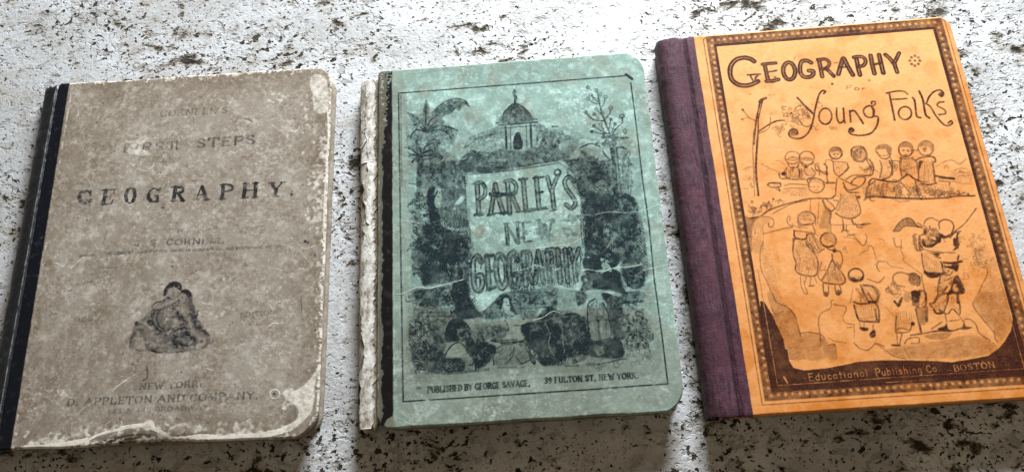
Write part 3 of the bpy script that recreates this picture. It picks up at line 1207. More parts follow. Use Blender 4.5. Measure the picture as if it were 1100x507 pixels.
f 30 347 43 22 1041 270 2083 486
f 16 347 43 20 1289 444 625 764
s 64 55 1265 339 1261 300 1269 280
s 48 50 668 318 711 279 748 244 802 229
s 48 45 805 282 823 228
s 96 60 705 491 703 451 700 425
s 40 30 759 501 792 445
p 40 886 898 922 939 964 965 996 957 1011 925 1025 906 994 915 955 921 916 898
s 64 65 886 898 922 939 964 965 996 957 1011 925 1032 907
s 56 60 886 898 917 897 955 922 1039 910
s 56 55 1018 935 1036 923 1037 901
s 64 55 1050 922 1068 948 1097 956 1127 938
s 72 65 1126 894 1131 927 1161 942 1195 929 1200 896 1179 862
s 80 65 1047 900 1039 871 1019 865
f 12 243 61 55 1078 873 382 243
s 136 75 1125 862 1145 846 1170 855
s 112 72 1119 865 1110 824 1081 830
s 144 75 1023 832 1035 804 1073 809
s 48 50 1056 893 1113 881
s 80 68 1015 861 1000 790
s 72 55 991 875 977 834 987 784
f 8 208 52 40 993 840 174 347
s 88 68 1167 841 1188 861 1205 874
s 56 62 1198 873 1261 913 1341 992
s 96 68 1219 871 1202 838 1193 782
s 136 72 1189 831 1185 794
s 80 65 1197 867 1228 872
s 40 40 806 861 820 857 827 842
s 40 40 875 863 878 820 905 810 918 853
s 40 40 734 831 756 826 765 804
f 14 236 43 28 1294 831 625 625
f 8 236 43 30 1245 821 417 486
h 28 42 90 78 654 1122 729 1116 733 1008 637 1001
h 28 50 90 60 438 918 465 916 481 822 448 824
h 28 42 97 70 559 1092 579 1031 566 966 537 976
h 28 42 83 40 162 998 205 1031 272 1019 208 965 185 844 135 848
h 28 40 90 70 396 1298 458 1293 447 1232 386 1245
h 28 40 90 110 471 1291 533 1286 522 1226 461 1231
h 28 42 90 80 653 1311 718 1306 670 1237
h 28 45 90 60 763 1375 825 1386 830 1324 782 1312
h 28 40 83 85 361 1179 484 1169 478 1134 355 1144
h 28 42 90 100 906 1302 947 1299 939 1215 885 1204
h 28 42 90 70 1014 1304 1084 1291 1081 1219 998 1203
h 28 40 90 85 1112 1277 1178 1264 1160 1160 1087 1169
h 28 42 83 85 798 1181 973 1167 952 1102 784 1115
h 28 42 83 85 1034 1162 1233 1135 1220 1080 1026 1096
h 28 35 83 5 1266 1219 1360 1211 1351 1144 1250 1152
h 28 40 90 82 368 874 434 848 457 754 439 692 355 705
h 28 48 90 75 544 754 578 654 478 651
h 28 42 83 60 662 613 725 602 729 540 685 536
h 28 34 90 15 184 845 184 683 210 563 250 561 239 616 222 871
h 28 42 90 85 610 518 723 511 709 431 619 437
h 28 42 90 20 176 597 247 544 299 466 303 379 302 267 219 273 201 433
h 28 40 90 50 409 358 434 317 466 315 458 257 417 260
h 28 34 90 5 309 379 402 372 393 307 314 312
h 28 42 90 85 1004 762 1079 757 1076 659 998 665
h 28 50 83 60 1071 639 1103 637 1084 583 1044 552
h 28 55 83 70 1153 626 1160 550 1109 550
h 28 35 90 5 1240 766 1308 670 1304 629 1232 525 1359 516 1356 757
h 28 42 90 85 806 464 886 459 874 406 789 372
h 28 55 83 85 922 476 962 480 950 414 909 390
h 28 40 97 8 724 278 972 300 1155 321 1252 275 1156 223 841 231
h 28 40 97 35 1230 515 1358 513 1353 373 1274 312 1228 408
h 28 50 83 70 1027 536 1072 506 1040 454 994 478
h 28 50 83 80 1097 531 1123 502 1115 442 1089 471
p 30 648 1393 681 1404 708 1380 708 1361 684 1382 651 1373
h 35 60 76 20 648 1393 681 1404 708 1380 708 1361 684 1382 651 1373
d 70 663 1361 35
d 70 683 1359 35
s 40 55 665 1346 677 1345
h 35 50 76 30 500 1198 522 1222 563 1223 577 1184 552 1201 518 1204
d 70 524 1181 35
d 70 545 1179 35
s 40 50 525 1164 540 1163
p 28 893 1372 919 1395 960 1392 975 1366 967 1343 955 1367 914 1371
h 35 55 76 20 893 1372 919 1395 960 1392 975 1366 967 1343 955 1367 914 1371
p 30 1020 1377 1045 1400 1080 1397 1092 1364 1079 1334 1074 1373 1033 1376
p 25 1122 1369 1150 1398 1191 1394 1202 1354 1188 1325 1177 1364 1137 1372
h 35 50 76 15 1122 1369 1150 1398 1191 1394 1202 1354 1188 1325 1177 1364 1137 1372
h 35 40 83 20 408 1015 453 1038 496 1009 490 980 452 994 411 993
h 35 50 76 60 505 891 532 912 571 904 577 864 560 844 555 888 522 894
p 20 505 891 532 912 571 904 577 864 560 844 555 888 522 894
s 37 60 399 1354 435 1345 471 1352
s 30 50 452 1364 450 1361 446 1359 441 1358 436 1360 433 1362 432 1365 434 1368 438 1370 443 1370 448 1369 451 1367 452 1364
d 75 425 1323 32
d 75 444 1322 32
s 32 65 427 1310 435 1306 441 1309
s 37 60 408 1335 413 1311 429 1298 454 1307 461 1326
s 37 55 431 1294 412 1282 410 1262 423 1249 448 1252
s 53 70 463 1290 462 1267 455 1245
s 42 65 425 1234 453 1228 477 1235
p 85 360 1273 376 1282 387 1271 374 1260 363 1264
s 47 60 346 1272 349 1249 362 1243 396 1243 406 1257
p 30 478 1355 514 1359 552 1346 546 1324 540 1329 511 1344 480 1342
s 42 70 484 1336 494 1315 501 1304
p 80 491 1304 502 1309 510 1299 501 1292
s 42 62 523 1308 538 1314 549 1329
s 42 60 554 1313 566 1317 572 1299 561 1279 550 1280
s 42 60 490 1290 488 1270 503 1249 531 1252
s 47 70 572 1279 582 1258 604 1251 611 1301
s 37 55 641 1324 649 1343
h 23 50 73 20 654 1394 679 1402 706 1374 708 1354 654 1368
s 32 50 667 1367 694 1362
d 70 668 1358 23
s 32 50 762 1380 791 1365 819 1365
s 32 55 770 1351 792 1348
d 80 783 1357 27
d 80 805 1356 27
p 60 758 1347 770 1338 776 1312 763 1316
s 37 60 784 1327 802 1328
h 23 50 64 75 315 1224 348 1226 344 1207 312 1204
s 32 60 910 1383 927 1386 952 1374 957 1358
p 45 950 1367 966 1358 966 1332 950 1346
s 32 50 896 1351 903 1330
d 80 1035 1353 32
d 70 1060 1355 32
s 32 65 1036 1330 1046 1326 1059 1330
s 32 50 1047 1348 1047 1338
h 23 50 59 15 1024 1389 1050 1402 1084 1391 1091 1363 1070 1369 1034 1372
p 50 1080 1353 1094 1355 1090 1335 1081 1335
s 37 55 1029 1373 1044 1377 1079 1371
s 32 50 1143 1368 1150 1350 1162 1352
s 32 60 1153 1393 1135 1374 1132 1359
d 70 1152 1357 27
s 32 55 1143 1340 1154 1337
s 32 50 1105 1341 1125 1350
p 75 1105 1283 1132 1282 1118 1269 1102 1240 1096 1241
s 53 70 961 1320 963 1287 955 1232 949 1213
s 37 55 1017 1318 1001 1284 1002 1249 1020 1227 1034 1211 1051 1205
s 37 50 1090 1256 1042 1245 1003 1233
d 55 1060 1244 23
s 32 50 1175 1290 1176 1274 1187 1284
s 47 65 1173 1310 1193 1291 1194 1273 1179 1269
s 42 60 402 1006 421 1034 457 1045 481 1031 495 999 491 965
s 42 65 398 992 409 969 434 972 462 975
p 45 398 997 410 986 404 967 395 980
s 37 55 368 980 384 964 444 952
s 32 50 400 956 418 933 447 921
s 53 75 365 896 393 892 429 891
s 42 70 433 917 431 879 457 826
s 37 60 468 910 490 861 497 827
s 37 50 477 914 493 903
h 23 45 64 85 384 888 423 885 435 827 378 832
s 26 40 527 891 537 876 529 858
s 26 40 548 889 557 865
d 40 540 881 23
s 42 70 543 838 565 836 566 817
d 80 560 811 64
s 37 55 637 990 628 931 615 913
s 37 55 654 953 645 927 653 900 679 896
s 42 65 688 974 689 950 700 959
p 65 730 952 757 955 781 950 755 943 732 942
s 32 50 700 935 734 930
s 42 60 1056 939 1077 954 1104 956 1122 941
p 70 1034 871 1051 901 1060 891 1048 866
s 37 60 1062 900 1089 891 1111 894
d 75 1071 873 32
d 75 1092 876 27
s 32 60 1072 857 1085 855
p 85 1094 857 1117 844 1111 819 1096 827
s 53 75 1019 828 1027 806 1049 797 1074 807
p 80 1020 832 1032 827 1030 808 1020 811
h 23 60 55 30 1033 841 1085 837 1063 801 1030 808
s 53 75 1120 858 1135 845 1158 848
p 85 1122 855 1145 850 1142 837 1125 841
s 32 50 1132 833 1138 819
s 47 65 1012 866 1002 829 997 787
s 37 55 982 868 976 822 977 789 1001 778
s 47 70 1182 830 1176 797
s 47 70 1206 847 1203 809 1190 782 1165 770
s 37 60 1046 765 1115 759
p 70 1067 763 1089 760 1076 744 1066 745
s 32 50 1193 866 1220 871 1221 855
p 90 993 677 1014 664 1069 658 1064 637 1024 631 1001 644
s 37 55 823 632 836 663 869 672 914 662
s 37 50 823 632 833 607 867 597
p 50 913 658 940 662 962 645 957 602 940 603 915 610 912 635
s 35 30 947 630 943 624 937 620 930 619 924 621 920 626 919 632 923 638 929 642 936 644 942 641 946 637 947 630
s 47 75 914 660 945 664 962 636 954 598
p 85 906 568 941 570 950 555 928 512 902 514
s 42 70 945 569 966 566 966 523 941 494
d 20 946 538 64
s 32 45 800 598 814 579 845 585 854 567
s 32 45 806 566 823 542 851 554
d 50 802 544 23
p 85 846 538 855 540 830 497 817 498
s 37 50 864 584 880 569 900 559
p 25 866 561 894 555 886 515 861 522
p 85 1098 690 1166 685 1155 658 1141 668 1113 680
d 70 1116 665 27
s 32 55 1104 653 1118 645
s 37 55 1085 654 1103 639 1126 644
s 47 70 1066 637 1057 606 1037 567 1040 542 1060 548
s 32 50 1080 614 1115 618 1132 633
p 80 1140 632 1152 627 1167 558 1157 541 1098 547 1080 533 1110 575
p 12 1120 584 1139 589 1139 555 1116 557
d 85 1138 578 41
s 47 72 1136 542 1130 502 1126 467
s 37 60 1053 499 1070 516 1079 537
s 42 60 1011 520 1036 536 1064 547
s 35 60 683 672 674 656 658 645 638 642 620 647 609 661 607 678 616 694 632 705 652 708 670 703 681 689 683 672
h 23 55 64 20 607 671 680 666 671 643 612 650
p 80 607 659 628 665 647 652 674 657 676 648 657 640 611 648
s 47 72 658 622 660 590 673 548
s 47 72 671 623 712 611 724 585 730 553 712 528 688 534
p 85 684 536 708 530 715 519 686 525
s 37 60 606 535 637 520 665 527
s 32 50 628 601 646 582 667 558
d 60 688 574 23
s 32 45 798 607 809 579 794 567
P 93 152 570 182 494 202 419 216 372 217 319 219 268 209 269 85 277 133 573
P 93 227 315 226 257 242 220 291 204 394 207 485 217 577 230 698 228 678 118 131 112 77 115 112 323
P 93 648 222 713 227 838 218 950 207 1023 196 1120 206 1205 216 1257 246 1355 291 1335 116 627 120
P 93 1256 242 1304 283 1349 337 1378 404 1400 403 1380 234
T 347 38 306 152 610 156 Educational
T 347 38 639 155 875 156 Publishing
T 319 36 890 155 964 159 Co.
T 278 30 1024 153 1233 159 BOSTON
s 104 15 187 178 193 165 198 150
s 40 60 210 164 297 165
s 40 55 989 158 1014 158
s 40 60 1242 166 1299 167'''

# cover rectangles: centre x, y (mm), angle, width, height (mm)
PLACE = {
    'b1': (-182.39, 24.19, -0.1212, 159.9, 216.1),
    'b2': (9.35, -0.23, -0.1058, 147.3, 207.3),
    'b3': (186.95, -18.09, -0.1014, 147.9, 217.6),
}
CAM_C = (0.000, -133.971, 400.000)
CAM_R = [[0.985852, 0.167617, 0.0], [-0.15894, 0.934813, -0.317588], [-0.053233, 0.313095, 0.948229]]

# tuning
INKG = .75
PAP1 = ((.345, .300, .250), (.205, .165, .125), (.53, .485, .42))
PAP2 = ((.300, .445, .385), (.165, .235, .200), (.50, .69, .62))
PAP3 = ((.84, .415, .160), (.74, .305, .090), (.90, .51, .24))
STONE = ((.69, .70, .71), (.80, .81, .825), (.41, .405, .39), (.33, .345, .355))
BIG0, MED0, PIN0 = .61, .64, .63
WIN_LOC = (.36, 1.02, .44); WIN_SIZE = (.42, .27); WIN_POWER = 47.
AMB = (1.0, .79, .55); AMBS = .185

# ------------------------------------------------------------------ a small stroke alphabet (unit box, x0,y0 x1,y1 ...; '~' = curved)
GLYPH = {
'A': (.8, '0,0 .4,1 .8,0|.14,.35 .66,.35'), 'B': (.65, '.1,0 .1,1|~.1,1 .45,1 .58,.76 .42,.53 .1,.53|~.1,.53 .5,.53 .66,.27 .5,0 .1,0'),
'C': (.7, '~.68,.8 .5,1 .25,.95 .05,.5 .25,.05 .5,0 .7,.2'), 'D': (.72, '.1,0 .1,1|~.1,1 .5,.95 .7,.5 .5,.05 .1,0'),
'E': (.62, '.1,0 .1,1|.1,1 .6,1|.1,.52 .48,.52|.1,0 .62,0'), 'F': (.6, '.1,0 .1,1|.1,1 .6,1|.1,.52 .48,.52'),
'G': (.75, '~.68,.82 .5,1 .25,.95 .05,.5 .25,.05 .5,0 .68,.15|.68,0 .68,.42|.5,.42 .78,.42'), 'H': (.78, '.1,0 .1,1|.68,0 .68,1|.1,.52 .68,.52'),
'I': (.25, '.12,0 .12,1'), 'K': (.75, '.1,0 .1,1|.65,1 .1,.4|.3,.58 .7,0'), 'L': (.6, '.1,0 .1,1|.1,0 .6,0 .6,.2'),
'M': (.9, '.1,0 .1,1|.1,1 .45,.15|.45,.15 .8,1|.8,1 .8,0'), 'N': (.78, '.1,0 .1,1|.1,1 .68,0|.68,0 .68,1'),
'O': (.75, '~.38,1 .1,.85 .03,.5 .1,.15 .38,0 .65,.15 .73,.5 .65,.85 .38,1'), 'P': (.62, '.1,0 .1,1|~.1,1 .48,1 .62,.75 .48,.48 .1,.48'),
'R': (.7, '.1,0 .1,1|~.1,1 .48,1 .6,.77 .48,.53 .1,.53|.35,.53 .7,0'), 'S': (.6, '~.55,.82 .4,1 .15,.95 .08,.72 .3,.54 .52,.36 .5,.08 .28,0 .05,.2'),
'T': (.7, '.35,0 .35,1|0,.85 0,1 .7,1 .7,.85'), 'U': (.75, '~.1,1 .1,.3 .2,.04 .4,0 .6,.06 .67,.3 .67,1'), 'V': (.75, '0,1 .38,0 .75,1'),
'W': (1., '0,1 .28,0|.28,0 .5,.8|.5,.8 .74,0|.74,0 1,1'), 'Y': (.75, '0,1 .38,.5|.75,1 .38,.5|.38,.5 .38,0'),
'.': (.25, '.1,.0 .1,.1'), ',': (.25, '.12,.1 .06,-.15'), ':': (.25, '.1,.0 .1,.1|.1,.5 .1,.6'), "'": (.22, '.1,1 .06,.75'),
'&': (.8, '~.75,.4 .5,0 .15,0 .05,.25 .45,.6 .5,.9 .3,1 .2,.8 .75,0'), '3': (.55, '~.05,.9 .3,1 .5,.78 .25,.55 .52,.3 .3,0 .03,.12'),
'4': (.6, '.42,0 .42,1 0,.3 .6,.3'), '5': (.55, '.5,1 .12,1 .1,.6|~.1,.6 .45,.6 .52,.25 .3,0 .05,.1'), '9': (.55, '~.5,.7 .3,.45 .06,.7 .28,1 .5,.75 .45,.3 .2,0'),
'a': (.5, '~.42,.5 .2,.6 .04,.28 .2,0 .42,.15|.43,.58 .45,0'), 'b': (.5, '.06,0 .06,1|~.06,.5 .3,.6 .46,.3 .3,0 .06,.1'), 'c': (.45, '~.42,.5 .2,.58 .04,.3 .2,0 .42,.1'),
'd': (.5, '.44,0 .44,1|~.44,.5 .2,.6 .04,.3 .2,0 .44,.1'), 'g': (.5, '~.42,.5 .2,.6 .04,.3 .2,.05 .42,.15|~.44,.58 .44,-.1 .3,-.32 .05,-.2'),
'h': (.5, '.06,0 .06,1|~.06,.4 .25,.6 .42,.45 .44,0'), 'i': (.2, '.08,0 .08,.58|.08,.8 .08,.86'), 'l': (.2, '.08,0 .08,1'), 'n': (.5, '.06,0 .06,.6|~.06,.4 .25,.6 .42,.45 .44,0'),
'o': (.5, '~.25,.6 .05,.45 .05,.15 .25,0 .45,.15 .45,.45 .25,.6'), 'r': (.38, '.06,0 .06,.6|~.06,.35 .2,.58 .36,.55'), 's': (.42, '~.38,.5 .2,.6 .06,.45 .36,.2 .2,0 .03,.1'),
't': (.35, '.15,0 .15,.95|0,.6 .32,.6'), 'u': (.5, '~.06,.6 .08,.1 .25,0 .42,.15|.44,.6 .44,0'), 'k': (.5, '.06,0 .06,1|.4,.6 .08,.25|.2,.35 .45,0')}

def catmull(p, n=6):
    if len(p) < 3: return p
    closed = np.hypot(*(p[0] - p[-1])) < 1e-6
    q = np.vstack([p[-2] if closed else 2 * p[0] - p[1], p, p[1] if closed else 2 * p[-1] - p[-2]])
    out = []
    t = np.linspace(0, 1, n, endpoint=False)[:, None]
    for i in range(1, len(q) - 2):
        a, b, c, d = q[i - 1:i + 3]
        out.append(.5 * (2 * b + (c - a) * t + (2 * a - 5 * b + 4 * c - d) * t ** 2 + (3 * b - a - 3 * c + d) * t ** 3))
    out.append(p[-1:])
    return np.vstack(out)

def vnoise(h, w, cell, seed, ax=1., ay=1.):
    r = np.random.RandomState(seed)
    ny, nx = int(h / (cell * ay)) + 3, int(w / (cell * ax)) + 3
    g = r.rand(ny, nx)
    y = np.arange(h) / (cell * ay); x = np.arange(w) / (cell * ax)
    iy, ix = y.astype(int), x.astype(int)
    fy, fx = y - iy, x - ix
    fy = (fy * fy * (3 - 2 * fy))[:, None]; fx = (fx * fx * (3 - 2 * fx))[None]
    return (g[iy][:, ix] * (1 - fy) * (1 - fx) + g[iy + 1][:, ix] * fy * (1 - fx) + g[iy][:, ix + 1] * (1 - fy) * fx + g[iy + 1][:, ix + 1] * fy * fx)

def fbm(h, w, cell, seed, octs=4, **k):
    s = 0; a = 1; t = 0
    for i in range(octs):
        s = s + a * vnoise(h, w, max(cell / 2 ** i, 1.01), seed + i * 7, **k); t += a; a *= .55
    return s / t

class Canvas:
    """Fields over a cover: ink, wear (scuffed pale paper), stain (brown), leather. Printed in cover millimetres."""
    RES = .22; melt = False
    def __init__(s, x0, w, h, seed):
        s.x0, s.w, s.h = x0, w, h
        s.nx, s.ny = int((w - x0) / s.RES) + 1, int(h / s.RES) + 1
        z = lambda: np.zeros((s.ny, s.nx), np.float32)
        s.ink, s.wear, s.stain, s.leather, s.scuff = z(), z(), z(), z(), z()
        s.rng = np.random.RandomState(seed)
        s.X = s.x0 + np.arange(s.nx) * s.RES; s.Y = np.arange(s.ny) * s.RES
    def win(s, lo, hi, m):
        a = max(0, int((lo[0] - m - s.x0) / s.RES)); b = min(s.nx, int((hi[0] + m - s.x0) / s.RES) + 2)
        c = max(0, int((lo[1] - m) / s.RES)); d = min(s.ny, int((hi[1] + m) / s.RES) + 2)
        return (a, b, c, d) if b > a and d > c else None
    def line(s, A, p, w, tone):
        if len(p) == 1: p = np.vstack([p, p])
        b = s.win(p.min(0), p.max(0), w)
        if not b: return
        x0, x1, y0, y1 = b
        X, Y = s.X[None, x0:x1], s.Y[y0:y1, None]
        best = np.full((y1 - y0, x1 - x0), 1e9)
        for i in range(len(p) - 1):
            q, d = p[i], p[i + 1] - p[i]
            c = s.win(np.minimum(p[i], p[i + 1]), np.maximum(p[i], p[i + 1]), w)
            if not c: continue
            u0, u1, v0, v1 = c[0] - x0, c[1] - x0, c[2] - y0, c[3] - y0
            x, y = X[:, u0:u1], Y[v0:v1]
            t = np.clip(((x - q[0]) * d[0] + (y - q[1]) * d[1]) / (d @ d + 1e-12), 0, 1)
            r = np.hypot(x - q[0] - t * d[0], y - q[1] - t * d[1])
            sub = best[v0:v1, u0:u1]; np.minimum(sub, r, out=sub)
        cov = np.clip((w / 2 - best) / (s.RES * 1.3) + .5, 0, 1)
        a = A[y0:y1, x0:x1]; a += (tone - a) * cov
    def poly(s, A, p, tone, soft=1):
        b = s.win(p.min(0), p.max(0), 1)
        if not b: return
        x0, x1, y0, y1 = b
        ins = np.zeros((y1 - y0, x1 - x0)); n = len(p)
        for dx, dy in ((-.25, -.25), (.25, -.25), (-.25, .25), (.25, .25)):
            X, Y = s.X[None, x0:x1] + dx * s.RES, s.Y[y0:y1, None] + dy * s.RES
            f = np.zeros(ins.shape, bool)
            for i in range(n):
                (ax, ay), (bx, by) = p[i], p[(i + 1) % n]
                if ay == by: continue
                f ^= ((ay > Y) != (by > Y)) & (X < (bx - ax) * (Y - ay) / (by - ay) + ax)
            ins += f * .25
        for _ in range(soft):
            ins[1:-1, 1:-1] = (ins[1:-1, 1:-1] * 2 + ins[:-2, 1:-1] + ins[2:, 1:-1] + ins[1:-1, :-2] + ins[1:-1, 2:]) / 6
        a = A[y0:y1, x0:x1]; a += (tone - a) * ins
    def hatch(s, p, w, tone, gap, ang):
        """engraver's parallel lines inside an outline"""
        m = np.zeros_like(s.ink); s.poly(m, p, 1., 1)
        if not hasattr(s, 'wv'): s.wv = fbm(s.ny, s.nx, 30, 900) - .5; s.wk = fbm(s.ny, s.nx, 9, 901)
        u = (-math.sin(ang) * s.X[None] + math.cos(ang) * s.Y[:, None]) + s.wv * 5
        d = np.abs((u / gap) % 1 - .5) * gap
        cov = np.clip((w / 2 - d) / s.RES + .5, 0, 1) * m * np.clip((s.wk - .25) * 4, .25, 1)
        s.ink += (np.maximum(tone, s.ink) - s.ink) * cov if tone > .2 else (tone - s.ink) * cov
    def scribble(s, A, n, size, w, tone, c, rx, ry):
        for _ in range(n):
            t, r = s.rng.rand() * 6.283, math.sqrt(s.rng.rand())
            p = [np.array([c[0] + rx * r * math.cos(t), c[1] + ry * r * math.sin(t)])]
            d = s.rng.rand() * 6.283; turn = s.rng.choice((-1, 1)) * (.5 + s.rng.rand())
            for _ in range(3 + s.rng.randint(3)):
                d += turn * (.6 + .6 * s.rng.rand()); p.append(p[-1] + size * .32 * np.array([math.cos(d), math.sin(d)]))
            s.line(A, catmull(np.array(p), 4), w * (.7 + .6 * s.rng.rand()), tone * (.75 + .4 * s.rng.rand()))
    def text(s, h, tone, a, b, txt):
        adv = [.42 if ch == ' ' else GLYPH[ch][0] + .24 for ch in txt]
        serif = txt.upper() == txt
        d = b - a; L = np.hypot(*d); d = d / L; nrm = np.array([-d[1], d[0]]); k = L / sum(adv); x = 0
        for ch, ad in zip(txt, adv):
            if ch != ' ':
                for st in GLYPH[ch][1].split('|'):
                    pts = np.array([[float(v) for v in q.split(',')] for q in st.strip('~').split()])
                    base = pts.copy()
                    if st[0] == '~': pts = catmull(pts, 5)
                    P = a + np.outer((x + pts[:, 0]) * k, d) + np.outer(pts[:, 1] * h, nrm)
                    for i in range(len(P) - 1):
                        v = P[i + 1] - P[i]; vert = abs(v @ nrm) / (np.hypot(*v) + 1e-9)
                        diag = (v @ nrm) * (v @ d) > 0 and vert < .97
                        w = (h if tone > .45 else h * .72) * (.13 + .15 * vert * (0.35 if diag else 1)) if serif else h * .14
                        s.line(s.ink, P[i:i + 2], w, tone * (.85 + .25 * s.rng.rand()))
                    if serif and len(base) == 2 and h > 1.6:
                        for q in (0, 1):
                            if abs(base[0, 1] - base[1, 1]) > .6 and base[q, 1] in (0, 1):
                                c = P[0] if q == 0 else P[-1]
                                s.line(s.ink, np.array([c - d * h * .17, c + d * h * .17]), h * .09, tone)
            x += ad
    def play(s, src):
        for ln in src.strip().split('\n'):
            t = ln.split(); c = t[0]; pt = lambda q: np.array([float(v) for v in q]).reshape(-1, 2) * .1
            if c in 'sl':
                p = pt(t[3:]); s.line(s.ink, catmull(p) if c == 's' else p, float(t[1]) * .01, float(t[2]) * .01)
            elif c == 'w': s.line(s.wear, catmull(pt(t[3:])), float(t[1]) * .01, float(t[2]) * .01)
            elif c in 'pPqn':
                p = pt(t[2:]); p = p if c == 'P' else catmull(np.vstack([p, p[:1]]))[:-1]
                area = .5 * abs(np.dot(p[:, 0], np.roll(p[:, 1], 1)) - np.dot(p[:, 1], np.roll(p[:, 0], 1)))
                big = s.melt and c == 'p' and area > 70 and t[1] != '2'
                s.poly({'q': s.wear, 'n': s.stain}.get(c, s.ink), p, float(t[1]) * .01, 0 if c == 'P' else {'n': 14, 'q': 7}.get(c, 9 if big else 2))
            elif c == 'o':
                p = catmull(pt(t[5:])); s.line(s.ink, p, float(t[1]) * .01, float(t[2]) * .01); s.line(s.ink, p, float(t[3]) * .01, float(t[4]) * .01)
            elif c == 'h': s.hatch(catmull(np.vstack([pt(t[5:]), pt(t[5:7])]))[:-1], float(t[1]) * .01, float(t[2]) * .01, float(t[3]) * .01, math.radians(float(t[4])))
            elif c == 'd': s.line(s.ink, pt(t[2:4]), float(t[4]) * .02, float(t[1]) * .01)
            elif c in 'fF':
                v = [float(q) for q in t[1:]]
                s.scribble(s.ink if c == 'f' else s.scuff, int(v[0]), v[1] * .01, v[2] * .01, v[3] * .01, (v[4] * .1, v[5] * .1), v[6] * .01, v[7] * .01)
            elif c == 'T':
                p = pt(t[3:7]); s.text(float(t[1]) * .01, float(t[2]) * .01, p[0], p[1], ' '.join(t[7:]))
    def settle(s):
        """scribbled scuffs melt into soft rubbed patches"""
        a = s.scuff
        for _ in range(16):
            a[1:-1, 1:-1] = (a[1:-1, 1:-1] * 2 + a[:-2, 1:-1] + a[2:, 1:-1] + a[1:-1, :-2] + a[1:-1, 2:]) / 6
        s.wear[:] = np.maximum(s.wear, np.clip(a * 1.2, 0, .75))
    def sample(s, A, x, y):
        u = np.clip((x - s.x0) / s.RES, 0, s.nx - 1.001); v = np.clip(y / s.RES, 0, s.ny - 1.001)
        i, j = u.astype(int), v.astype(int); fu, fv = u - i, v - j
        return (A[j, i] * (1 - fu) * (1 - fv) + A[j, i + 1] * fu * (1 - fv) + A[j + 1, i] * (1 - fu) * fv + A[j + 1, i + 1] * fu * fv)

# ------------------------------------------------------------------ materials
class Mat:
    def __init__(s, name):
        s.m = bpy.data.materials.new(name); s.m.use_nodes = True; s.t = s.m.node_tree; s.t.nodes.clear()
        s.out = s.t.nodes.new('ShaderNodeOutputMaterial'); s.b = s.t.nodes.new('ShaderNodeBsdfPrincipled')
        s.t.links.new(s.b.outputs[0], s.out.inputs[0])
        s.tc = s.t.nodes.new('ShaderNodeTexCoord')
    def put(s, sock, v):
        if isinstance(v, bpy.types.NodeSocket): s.t.links.new(v, sock)
        elif v is not None: sock.default_value = v
    def mapping(s, scale=(1, 1, 1), rot=(0, 0, 0), loc=(0, 0, 0)):
        n = s.t.nodes.new('ShaderNodeMapping'); s.t.links.new(s.tc.outputs['Object'], n.inputs[0])
        n.inputs['Scale'].default_value = scale; n.inputs['Rotation'].default_value = rot; n.inputs['Location'].default_value = loc
        return n.outputs[0]
    def noise(s, scale, detail=4, rough=.55, vec=None, dist=0, out=0):
        n = s.t.nodes.new('ShaderNodeTexNoise'); n.inputs['Scale'].default_value = scale; n.inputs['Detail'].default_value = detail
        n.inputs['Roughness'].default_value = rough; n.inputs['Distortion'].default_value = dist
        s.t.links.new(vec or s.tc.outputs['Object'], n.inputs['Vector']); return n.outputs[out]
    def voronoi(s, scale, vec=None, feature='F1', rnd=1., out='Distance'):
        n = s.t.nodes.new('ShaderNodeTexVoronoi'); n.feature = feature; n.inputs['Scale'].default_value = scale; n.inputs['Randomness'].default_value = rnd
        s.t.links.new(vec or s.tc.outputs['Object'], n.inputs['Vector']); return n.outputs[out]
    def attr(s, name):
        n = s.t.nodes.new('ShaderNodeAttribute'); n.attribute_name = name; return n.outputs['Fac']
    def math(s, op, a, b=None, clamp=False):
        n = s.t.nodes.new('ShaderNodeMath'); n.operation = op; n.use_clamp = clamp; s.put(n.inputs[0], a)
        if b is not None: s.put(n.inputs[1], b)
        return n.outputs[0]
    def rng(s, v, a, b, c=0., d=1., smooth=False):
        n = s.t.nodes.new('ShaderNodeMapRange'); n.clamp = True
        if smooth: n.interpolation_type = 'SMOOTHSTEP'
        s.put(n.inputs[0], v)
        for i, q in enumerate((a, b, c, d)): s.put(n.inputs[i + 1], q)
        return n.outputs[0]
    def mix(s, f, a, b, mode='MIX'):
        n = s.t.nodes.new('ShaderNodeMix'); n.data_type = 'RGBA'; n.blend_type = mode
        s.put(n.inputs[0], f)
        for sock, v in ((n.inputs[6], a), (n.inputs[7], b)):
            s.put(sock, v if isinstance(v, bpy.types.NodeSocket) else (*v, 1) if len(v) == 3 else v)
        return n.outputs[2]
    def ramp(s, v, stops):
        n = s.t.nodes.new('ShaderNodeValToRGB'); s.t.links.new(v, n.inputs[0]); e = n.color_ramp.elements
        while len(e) < len(stops): e.new(.5)
        for el, (p, c) in zip(e, stops): el.position = p; el.color = (*c, 1)
        return n.outputs[0]
    def bump(s, h, dist, strength=1., prev=None):
        n = s.t.nodes.new('ShaderNodeBump'); n.inputs['Distance'].default_value = dist; n.inputs['Strength'].default_value = strength
        s.put(n.inputs['Height'], h)
        if prev is not None: s.t.links.new(prev, n.inputs['Normal'])
        return n.outputs[0]
    def finish(s, colr, rough, normal=None, spec=.4, sheen=0):
        s.put(s.b.inputs['Base Color'], colr if isinstance(colr, bpy.types.NodeSocket) else (*colr, 1)); s.put(s.b.inputs['Roughness'], rough)
        s.b.inputs['Specular IOR Level'].default_value = spec
        if sheen: s.b.inputs['Sheen Weight'].default_value = sheen
        if normal is not None: s.t.links.new(normal, s.b.inputs['Normal'])
        return s.m

